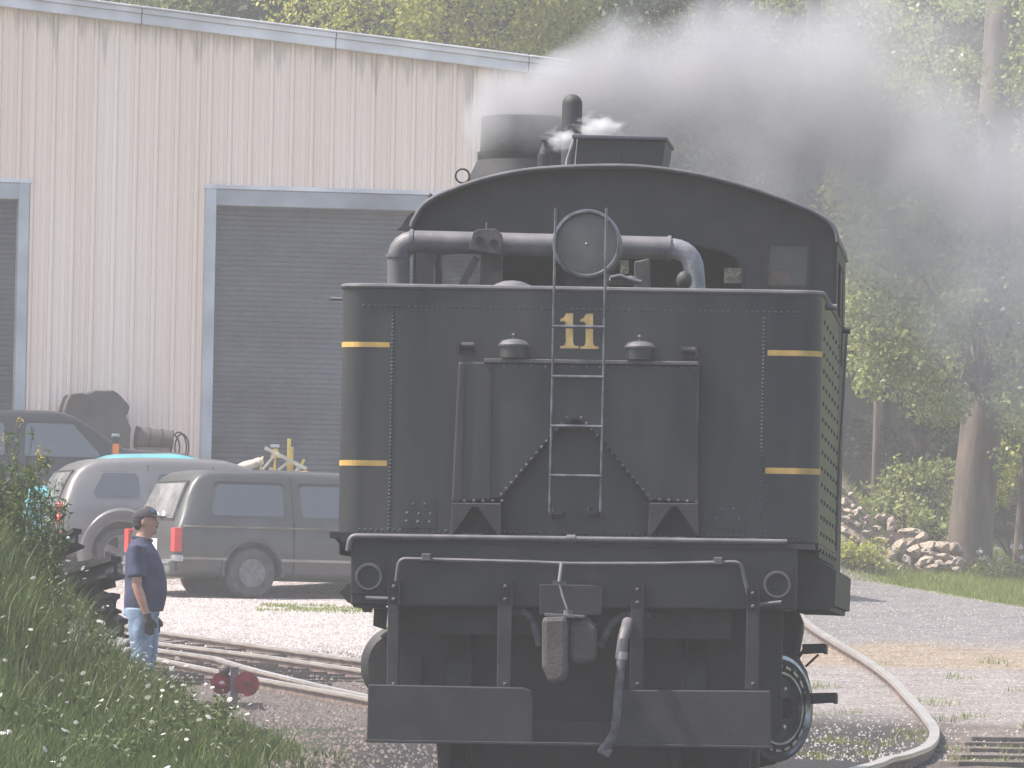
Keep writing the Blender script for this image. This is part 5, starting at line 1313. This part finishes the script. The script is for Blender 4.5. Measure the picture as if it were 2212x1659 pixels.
slim('slender tree with dappled leaves just right of the cab', 1990, 137, .12, -.5, px_cluster([((1820, 2100, 300, 800), 1)], 130, (134, 139)), 60, .11, 'leaf_mid', 'barkdark')
slim('leafy tree with sunlit top above the smoke', 1900, 141, .2, .4, px_cluster([((1650, 2000, -150, 330), 1)], 170, (138, 144)), 70, .12, 'leaf_mid', 'barkdark')
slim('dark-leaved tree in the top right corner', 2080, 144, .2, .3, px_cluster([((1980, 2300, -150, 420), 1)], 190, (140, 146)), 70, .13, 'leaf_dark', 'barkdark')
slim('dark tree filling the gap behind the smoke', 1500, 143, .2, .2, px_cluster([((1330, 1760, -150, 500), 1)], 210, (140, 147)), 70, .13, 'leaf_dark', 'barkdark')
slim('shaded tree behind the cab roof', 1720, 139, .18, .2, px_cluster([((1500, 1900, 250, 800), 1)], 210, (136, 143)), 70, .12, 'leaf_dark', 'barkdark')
# forest mass on the hill
N_ = 150000; hx = rng.uniform(-30, 40, N_); hy = rng.uniform(150, 186, N_)
keep = rng.random(N_) < .8
gzv = np.array([ground_z(x, y) for x, y in zip(hx[::50], hy[::50])])
cs = []; 
for i in range(1500):
    X, Y = random.uniform(-26, 30), random.uniform(147, 186); z0 = ground_z(X, Y); cs.append((X, Y, z0 + random.uniform(.5, 12)))
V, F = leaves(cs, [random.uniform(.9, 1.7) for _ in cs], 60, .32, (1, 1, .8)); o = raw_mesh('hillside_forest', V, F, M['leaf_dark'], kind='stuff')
tag(o, 'shadowy dense forest climbing the hill behind shed and smoke', 'forest')
# undergrowth: low shrubs on the right bank
def shrub(label, x, y0, y1, Y, w, n, lm, size=.10, name='shrub'):
    t = thing(name, label, 'shrub'); a = at(x, y1, Y); h = (y1 - y0) * Y / FOC; b = Vector((a.x, Y, ground_z(a.x, Y)))
    cs = [(b.x + random.uniform(-w, w), Y + random.uniform(-w, w) * .6, max(b.z + .15, a.z + h * random.random())) for _ in range(n)]
    mb = MB()
    for c in random.sample(cs, min(7, n)): mb.tube([b, b.lerp(Vector(c), .5), c], [.03, .02, .008], 6)
    mb.build('stems', M['barkdark'], t)
    V, F = leaves(cs, [random.uniform(.18, .38) for _ in cs], 60, size, (1, 1, .8)); raw_mesh('foliage', V, F, M[lm], t)
shrub('bright green bush to the right of the big trunk', 2190, 950, 1100, 133, .7, 26, 'leaf_sun')
shrub('blue-green bush in shade left of the big trunk', 1985, 990, 1100, 133, .8, 26, 'leaf_mid')
shrub('low bush behind the pile of stones', 1950, 1080, 1200, 132, 1.2, 36, 'leaf_mid')
shrub('sparse shaded bush right behind the tender', 1870, 900, 1010, 137, 1.6, 34, 'leaf_dark')
shrub('dark undergrowth bush left of the big trunk base', 2020, 1090, 1230, 133.5, .6, 24, 'leaf_dark')
shrub('bright leafy weeds at the roadside nearest the tender', 1826, 1190, 1236, 127.8, .2, 8, 'leaf_sun', .08)
shrub('leafy weeds between the tender and the stones', 1878, 1175, 1235, 127.8, .2, 8, 'leaf_sun', .08)
shrub('leafy bush under the white flower heads at the right edge', 2180, 1225, 1275, 127.2, .42, 16, 'leaf_mid', .07)
# stone pile: each stone a part
sp = thing('stone_pile', 'heap of pale broken stones and roots beside the big tree', 'stone pile')
pts = [(1838, 1108, 30, 12, -.5), (1862, 1128, 26, 10, -.4), (1905, 1120, 22, 16, 0), (1925, 1132, 16, 24, .2), (1928, 1160, 20, 14, .1), (1968, 1150, 40, 14, -.1), (1992, 1160, 26, 14, -.5), (1905, 1165, 28, 10, 0), (1900, 1195, 22, 26, .2), (1925, 1200, 20, 26, .5),
       (1945, 1185, 22, 30, .3), (1960, 1215, 14, 26, -.3), (1978, 1192, 28, 22, -.4), (2008, 1178, 32, 14, 0), (2040, 1182, 34, 20, .1), (2062, 1185, 22, 18, .1), (2020, 1202, 30, 14, .2), (2040, 1205, 34, 12, .15), (1995, 1215, 34, 14, -.6), (2010, 1228, 30, 12, -.4), (2050, 1222, 24, 16, -.2), (1915, 1222, 18, 20, .3), (1888, 1215, 16, 14, 0), (2070, 1215, 18, 20, .0), (1822, 1080, 18, 12, -.4), (1815, 1052, 14, 10, -.5), (1836, 1066, 16, 9, -.6), (1856, 1098, 18, 10, -.6), (1830, 1102, 16, 12, .2), (1868, 1116, 20, 10, -.4), (1812, 1096, 14, 10, .0), (1848, 1130, 18, 12, .1), (1820, 1142, 16, 12, .2), (1866, 1148, 14, 10, -.2), (1842, 1092, 14, 8, -.6), (1880, 1105, 16, 9, -.5), (1826, 1120, 20, 14, -.3), (1890, 1140, 20, 10, -.5), (1850, 1165, 16, 12, .1), (1940, 1238, 8, 30, .5), (1918, 1232, 7, 24, -.2), (1990, 1236, 8, 34, -.9), (1935, 1222, 14, 14, .4), (1880, 1175, 22, 12, .1), (1870, 1150, 18, 10, -.2), (2028, 1218, 16, 14, .2), (1970, 1172, 22, 14, .3), (1950, 1150, 18, 12, .1), (2000, 1192, 18, 14, .0), (2068, 1232, 14, 12, 0)]
bases = []
for k in range(5):
    bm = bmesh.new(); bmesh.ops.create_icosphere(bm, subdivisions=2, radius=1)
    for v in bm.verts: v.co *= 1 + .55 * mnoise.noise(v.co * 1.5 + Vector((k * 7, 0, 0))) + .25 * mnoise.noise(v.co * 3.3 + Vector((k * 7, 5, 0)))
    me = bpy.data.meshes.new('stone'); bm.to_mesh(me); bm.free(); me.materials.append(M['stone']); bases.append(me)
for (x, y, w, h, r) in pts:
    Y = 128.6 + (1235 - y) * .014 - .1; c = at(x, y, Y)
    if x < 1900 and y < 1170: c = G(x, y + 4); Y = c.y
    o = bpy.data.objects.new('stone', random.choice(bases)); COL.objects.link(o); o.parent = sp
    o.location = c; s = Y / FOC; o.scale = (w * s * .62, .16, h * s * .66); o.rotation_euler = (random.uniform(-.3, .3), r * 1.0, random.uniform(-.5, .5))
c0 = at(1960, 1240, 129.6)
mb = MB().prism([(p.x, p.z) for p in (at(1880, 1150, 129.7), at(1930, 1150, 129.7), at(2000, 1170, 129.7), at(2085, 1195, 129.7), at(2085, 1250, 129.7), at(1860, 1250, 129.7))], 129.4, 130.6)
mb.build('soil_core', mat('brown_soil', (.12, .095, .078), .95, 0, .4, 3, .8, 9, col2=(.26, .20, .165)), sp)

# ---------------------------------------------------------------- grass and flowers
def blades(X, Y, Z, h, w, lean=.35):
    n = len(X); a = rng.uniform(0, 2 * pi, n); hx = np.cos(a); hy = np.sin(a); lx = rng.normal(0, lean, n) * h; ly = rng.normal(0, lean, n) * h
    b = np.stack([X, Y, Z], 1); side = np.stack([hx * w, hy * w, 0 * w], 1); up = np.stack([lx, ly, h], 1)
    V = np.stack([b - side, b + side, b + side * .7 + up * np.array([.45, .45, .6]), b - side * .7 + up * np.array([.45, .45, .6]), b + up + side * .08, b + up - side * .08], 1).reshape(-1, 3)
    k = np.arange(n)[:, None] * 6; F = np.concatenate([k + np.array([[0, 1, 2, 3]]), k + np.array([[3, 2, 4, 5]])], 0)
    return V, F
def gfield(x0, x1, y0, y1, n, hfun, w, m, name, label, keepf=None, lean=.35, cat='grass'):
    X = rng.uniform(x0, x1, n); Y = rng.uniform(y0, y1, n)
    # thin by noise
    K = np.array([keepf(a, b) if keepf else 1 for a, b in zip(X, Y)]); s = rng.random(n) < K; X, Y = X[s], Y[s]
    Z = np.array([ground_z(a, b) for a, b in zip(X, Y)]) - .02; H = np.array([hfun(a, b) for a, b in zip(X, Y)]) * rng.uniform(.5, 1.25, len(X))
    V, F = blades(X, Y, Z, H, w * rng.uniform(.6, 1.3, len(X)), lean); o = raw_mesh(name, V, F, m, kind='stuff'); tag(o, label, cat); return o
def bankk(x, y):
    e = -1.35 - .012 * (y - 50) + .35 * mnoise.noise(Vector((x, y * .6, 1)))
    if y > 60.5: e -= (y - 60.5) * .32
    return ss(e + .05, e - .35, x) * (.55 + .45 * (mnoise.noise(Vector((x * 2, y * 1.2, 5))) > -.25))
gfield(-5.6, -1.1, 43.5, 65, 62000, lambda x, y: .13 + .13 * ss(-1.6, -2.8, x) + .09 * mnoise.noise(Vector((x * 1.3, y * .8, 0))), .0042, M['grass_bank'], 'bank_grass', 'long dark green grass covering the bank at the left front', bankk)
# sparse weed clumps with leaves on the bank
cs = []
for _ in range(260):
    x, y = random.uniform(-5.0, -1.7), random.uniform(46, 62)
    if mnoise.noise(Vector((x * .9, y * .5, 8))) > -.05 and bankk(x, y) > .5: cs.append((x, y, ground_z(x, y) + random.uniform(.05, .28)))
V, F = leaves(cs, [random.uniform(.07, .16) for _ in cs], 45, .045, (1, 1, .9), .4, -.5); o = raw_mesh('weed_leaves', V, F, M['grass_bank'], kind='stuff'); tag(o, 'small leafy weeds growing through the bank grass', 'weeds')
def flower_mesh(P, r, m, name, label, cat):
    V = []; F = []
    for p in P:
        tilt = Matrix.Rotation(random.uniform(-.9, .9), 3, 'X') @ Matrix.Rotation(random.uniform(-.9, .9), 3, 'Y'); rr = r * random.uniform(.55, 1.3); o_ = len(V); n = 7
        V.append(p + tilt @ Vector((0, 0, rr * .25)))
        for k in range(n):
            a = 2 * pi * k / n; V.append(p + tilt @ Vector((rr * cos(a - .28), rr * sin(a - .28), 0))); V.append(p + tilt @ Vector((rr * 1.1 * cos(a + .28), rr * 1.1 * sin(a + .28), 0))); F.append((o_, o_ + 1 + 2 * k, o_ + 2 + 2 * k))
    o = raw_mesh(name, V, F, m, kind='stuff'); return tag(o, label, cat)
fl = []
while len(fl) < 330:
    x, y = random.uniform(-5, -1.35), random.uniform(45, 64)
    if bankk(x, y) > .4 and random.random() < .25 + .9 * (mnoise.noise(Vector((x * 1.6, y * .9, 2))) > .12): fl.append(Vector((x, y, ground_z(x, y) + random.uniform(.14, .36))))
for _ in range(60): # taller ones in front of the man's legs and rail pile
    q = at(random.uniform(280, 410), random.uniform(1385, 1560), random.uniform(60, 63)); fl.append(q) if q.z < ground_z(q.x, q.y) + .62 else None
for _ in range(45):
    q = at(random.uniform(20, 240), random.uniform(1180, 1420), random.uniform(59, 61)); fl.append(q) if q.z < ground_z(q.x, q.y) + .7 else None
flower_mesh(fl, .017, M['petal'], 'white_daisies', 'small white daisies scattered through the bank grass', 'flowers')
X = np.array([p.x for p in fl]); Y = np.array([p.y for p in fl]); Z = np.array([ground_z(p.x, p.y) for p in fl]); H = np.array([p.z for p in fl]) - Z
V, F = blades(X, Y, Z, H, np.full(len(X), .003), .0); tag(raw_mesh('daisy_stalks', V, F, M['grass_bank'], kind='stuff'), 'thin green stalks of the white daisies', 'stalks')
# weedy plants with yellow florets at the far left
for (x, y0, y1, w, lab) in ((30, 900, 1160, .26, 'tall weed with yellow florets at the left edge'), (75, 980, 1180, .16, 'leafy weed with a few yellow florets left of the silver wagon'), (118, 1060, 1180, .12, 'thin weed with dry heads in front of the wagon tail lamps')):
    Yw = 58.5; t = thing('flowering_weed', lab, 'weed'); cs = []; a = at(x, y1, Yw); gz0 = ground_z(a.x, Yw)
    sb = MB(); tops = []
    for k in range(9):
        tx = at(x + random.uniform(-1, 1) * w * 300, random.uniform(y0, (y0 * 2 + y1) / 3), Yw + random.uniform(-.4, .4)); b0 = Vector((a.x + random.uniform(-.06, .06), tx.y, gz0)); sb.tube([b0, b0.lerp(tx, .5) + Vector((.02, 0, .02)), tx], [.006, .004, .002], 5); tops.append(tx)
        for j in range(10): cs.append(tuple(b0.lerp(tx, random.uniform(.25, .98)) + Vector((random.uniform(-.04, .04), 0, 0))))
    sb.build('stems', M['grass_bank'], t); V, F = leaves(cs, [.05] * len(cs), 12, .05, (1, 1, 1), .3, -.2); raw_mesh('leaves', V, F, M['grass_bank'], t)
    V, F = leaves([tuple(q + Vector((0, 0, -.02))) for q in tops[:6]], [.028] * 6, 34 if x < 60 else 10, .011, (1, 1, 1.6), .8, 0); raw_mesh('florets', V, F, M['goldenrod'] if x < 100 else M['petal'], t, kind='stuff')
# verge grass on the right
gfield(2.2, 9.8, 111, 133.5, 90000, lambda x, y: .08 + .10 * ss(0, 2.5, y - edgeY(x)), .007, M['grass_bright'], 'verge_grass', 'yellow-green grass along the far edge of the gravel road', lambda x, y: ss(edgeY(x) - .3, edgeY(x) + .3, y + .5 * mnoise.noise(Vector((x * 1.5, y, 0)))) * (1 if (y < 128.3 or x > 6.5) else .06))
gfield(-3.2, -1.2, 100.3, 103.8, 9000, lambda x, y: .06, .006, M['grass_bright'], 'yard_grass', 'thin patch of grass in the gravel beside the minivan', lambda x, y: .55 * (mnoise.noise(Vector((x * 2.2, y * 1.4, 3))) > -.1) * ss(100.3, 101.2, y))
gfield(2.6, 6.5, 68, 99, 16000, lambda x, y: .09 + .06 * mnoise.noise(Vector((x * 3, y, 0))), .006, M['grass_bright'], 'trackside_tufts', 'scattered grass tufts along the curved rail', lambda x, y: 1.0 * (mnoise.noise(Vector((x * 1.4, y * .5, 12))) > .33))
gfield(-3.2, -1.0, 45, 58, 9000, lambda x, y: .10, .005, M['grass_bank'], 'mud_tufts', 'thin grass tufts at the muddy foot of the bank', lambda x, y: .8 * (mnoise.noise(Vector((x * 2, y * .8, 6))) > .1) * ss(-1.0, -1.5, x))
# white flower heads at the right edge
wf_ = thing('white_flowers', 'tall stalks with white flower heads at the right edge of the road', 'flowers'); sb = MB(); hb = []
for x, y in ((2118, 1190), (2120, 1206), (2152, 1185), (2188, 1180), (2200, 1240), (2208, 1205), (2195, 1235), (2170, 1225), (2205, 1182), (2140, 1222), (2178, 1262), (2160, 1210)):
    q = at(x, y, 127.4); b0 = Vector((q.x + random.uniform(-.05, .05), q.y, ground_z(q.x, q.y))); sb.tube([b0, b0.lerp(q, .5), q], [.008, .006, .004], 5); hb.append(tuple(q))
sb.build('stalks', M['grass_bright'], wf_); V, F = leaves(hb, [.05] * len(hb), 40, .028, (1, 1, .8), .9, 0); raw_mesh('flower_heads', V, F, M['petal'], wf_, kind='stuff')
# loose gravel
def pebbles(n, x0, x1, y0, y1, s, m, name, label, keepf=None):
    T = np.array([(1, 0, -.4), (-.6, .8, -.4), (-.6, -.8, -.4), (.1, .1, .7)]); V = []; F = []
    X = rng.uniform(x0, x1, n); Y = rng.uniform(y0, y1, n)
    for a, b in zip(X, Y):
        if keepf and not keepf(a, b): continue
        r = s * random.uniform(.4, 1.3); R = Matrix.Rotation(random.uniform(0, 6.3), 3, 'Z'); o_ = len(V); z = ground_z(a, b)
        V += [tuple(R @ Vector((p[0] * r, p[1] * r * random.uniform(.6, 1), p[2] * r)) + Vector((a, b, z + r * .3))) for p in T]; F += [(o_, o_ + 1, o_ + 3), (o_ + 1, o_ + 2, o_ + 3), (o_ + 2, o_, o_ + 3)]
    tag(raw_mesh(name, V, F, m, kind='stuff'), label, 'gravel')
pebbles(14000, -4.5, 2.0, 84, 106, .02, mat('pale_gravel', (.20, .18, .175), .9, 0, .5, 20, col2=(.48, .44, .42)), 'loose_gravel', 'pale loose gravel on the sunny parking yard')
pebbles(9000, -3.6, -.4, 50, 86, .022, mat('brown_ballast', (.05, .042, .038), .9, 0, .5, 20, col2=(.17, .14, .125)), 'track_ballast', 'dark ballast stones around the turnout', lambda a, b: a > -3.6 and bankk(a, b) < .3)
pebbles(14000, 1.8, 9, 68, 128, .018, mat('grey_gravel', (.13, .12, .115), .9, 0, .5, 20, col2=(.32, .29, .27)), 'road_gravel', 'loose grey gravel on the road right of the locomotive', lambda a, b: b < edgeY(a))

# ---------------------------------------------------------------- smoke and haze
def smoke_obj():
    m = bpy.data.materials.new('drifting_smoke'); m.use_nodes = True; nt = m.node_tree; N = nt.nodes; L = nt.links; N.remove(N['Principled BSDF'])
    pv = N.new('ShaderNodeVolumePrincipled'); pv.inputs['Color'].default_value = (.66, .655, .675, 1); pv.inputs['Anisotropy'].default_value = .2
    L.new(pv.outputs[0], N['Material Output'].inputs['Volume'])
    tc = N.new('ShaderNodeTexCoord'); sx = N.new('ShaderNodeSeparateXYZ'); L.new(tc.outputs['Object'], sx.inputs[0])
    def mth(op, a, b=None, c=None, clamp=False):
        n = N.new('ShaderNodeMath'); n.operation = op; n.use_clamp = clamp
        for i, v in enumerate((a, b, c)):
            if v is None: continue
            if isinstance(v, (int, float)): n.inputs[i].default_value = v
            else: L.new(v, n.inputs[i])
        return n.outputs[0]
    x, y, z = sx.outputs
    xp = mth('MAXIMUM', x, 0.0)
    zc = mth('ADD', .04, mth('SUBTRACT', mth('MULTIPLY', xp, .30), mth('MULTIPLY', mth('MULTIPLY', xp, xp), .14)))
    r = mth('ADD', .36, mth('MULTIPLY', xp, .34))
    yc = mth('SUBTRACT', mth('MULTIPLY', xp, .2), .2)
    nz = N.new('ShaderNodeTexNoise'); nz.inputs['Scale'].default_value = 1.4; nz.inputs['Detail'].default_value = 5; nz.inputs['Roughness'].default_value = .55; L.new(tc.outputs['Object'], nz.inputs[0])
    dz = mth('DIVIDE', mth('SUBTRACT', z, zc), r); dy = mth('DIVIDE', mth('SUBTRACT', y, yc), mth('MULTIPLY', r, .95))
    xn = mth('MINIMUM', mth('DIVIDE', mth('ADD', x, .15), .40), 0.0)
    d = mth('SQRT', mth('ADD', mth('ADD', mth('MULTIPLY', dz, dz), mth('MULTIPLY', dy, dy)), mth('MULTIPLY', xn, xn)))
    q = mth('ADD', mth('SUBTRACT', 1.0, d), mth('MULTIPLY', mth('SUBTRACT', nz.outputs[0], .5), 1.9))
    q = mth('MULTIPLY', mth('MAXIMUM', q, 0.0), 1.0)
    fade = mth('SUBTRACT', 1.0, mth('DIVIDE', mth('SUBTRACT', x, 1.9), 2.7), clamp=True)
    near = mth('ADD', 1.0, mth('MULTIPLY', mth('MAXIMUM', mth('SUBTRACT', 1.0, xp), 0.0), 2.0))
    L.new(mth('MULTIPLY', mth('MULTIPLY', mth('MULTIPLY', q, fade), near), 3.0), pv.inputs['Density'])
    o = MB().bb(-.7, 4.7, -2.2, 2.6, -2.2, 2.4).build('smoke', m, None); o.location = STACK + Vector((0, 0, .02))
    return tag(o, 'grey smoke blowing to the right from the locomotive stack', 'smoke', kind='stuff')
smoke_obj()
sm2 = bpy.data.materials.new('white_steam'); sm2.use_nodes = True; N = sm2.node_tree.nodes; L = sm2.node_tree.links; N.remove(N['Principled BSDF'])
pv = N.new('ShaderNodeVolumePrincipled'); pv.inputs['Color'].default_value = (.97, .97, .97, 1); L.new(pv.outputs[0], N['Material Output'].inputs['Volume'])
tc = N.new('ShaderNodeTexCoord'); nz = N.new('ShaderNodeTexNoise'); nz.inputs['Scale'].default_value = 9; nz.inputs['Detail'].default_value = 3; L.new(tc.outputs['Object'], nz.inputs[0])
gr_ = N.new('ShaderNodeVectorMath'); gr_.operation = 'LENGTH'; L.new(tc.outputs['Object'], gr_.inputs[0])
m1 = N.new('ShaderNodeMath'); m1.operation = 'SUBTRACT'; m1.inputs[0].default_value = .22; L.new(gr_.outputs['Value'], m1.inputs[1])
m2 = N.new('ShaderNodeMath'); m2.operation = 'MULTIPLY_ADD'; L.new(nz.outputs[0], m2.inputs[0]); m2.inputs[1].default_value = .5; m2.inputs[2].default_value = -.28
m3 = N.new('ShaderNodeMath'); m3.operation = 'ADD'; L.new(m1.outputs[0], m3.inputs[0]); L.new(m2.outputs[0], m3.inputs[1])
m4 = N.new('ShaderNodeMath'); m4.operation = 'MULTIPLY'; m4.inputs[1].default_value = 70; m4.use_clamp = False; L.new(m3.outputs[0], m4.inputs[0])
m5 = N.new('ShaderNodeMath'); m5.operation = 'MAXIMUM'; m5.inputs[1].default_value = 0; L.new(m4.outputs[0], m5.inputs[0]); L.new(m5.outputs[0], pv.inputs['Density'])
for (x, y, s, lab) in ((1292, 276, .55, 'wisp of white steam over the roof ventilator'), (1216, 300, .45, 'wisp of white steam at the whistle base')):
    o = MB().ball((0, 0, 0), .34, 16, 10).build('steam_wisp', sm2, None); p = L0 + Rl @ L3(x, y, 7.45); o.location = p; o.scale = (s * 1.5, s, s * .9); tag(o, lab, 'steam', kind='stuff')
hz = bpy.data.materials.new('valley_haze'); hz.use_nodes = True; N = hz.node_tree.nodes; L = hz.node_tree.links; N.remove(N['Principled BSDF'])
pv = N.new('ShaderNodeVolumePrincipled'); pv.inputs['Color'].default_value = (.97, .955, .96, 1); pv.inputs['Density'].default_value = .0011; pv.inputs['Anisotropy'].default_value = .0
L.new(pv.outputs[0], N['Material Output'].inputs['Volume'])
o = MB().bb(-262, 262, -62, 318, -4, 84).build('haze', hz, None, kind='stuff')
o['label'] = 'thin pale haze over the whole yard'
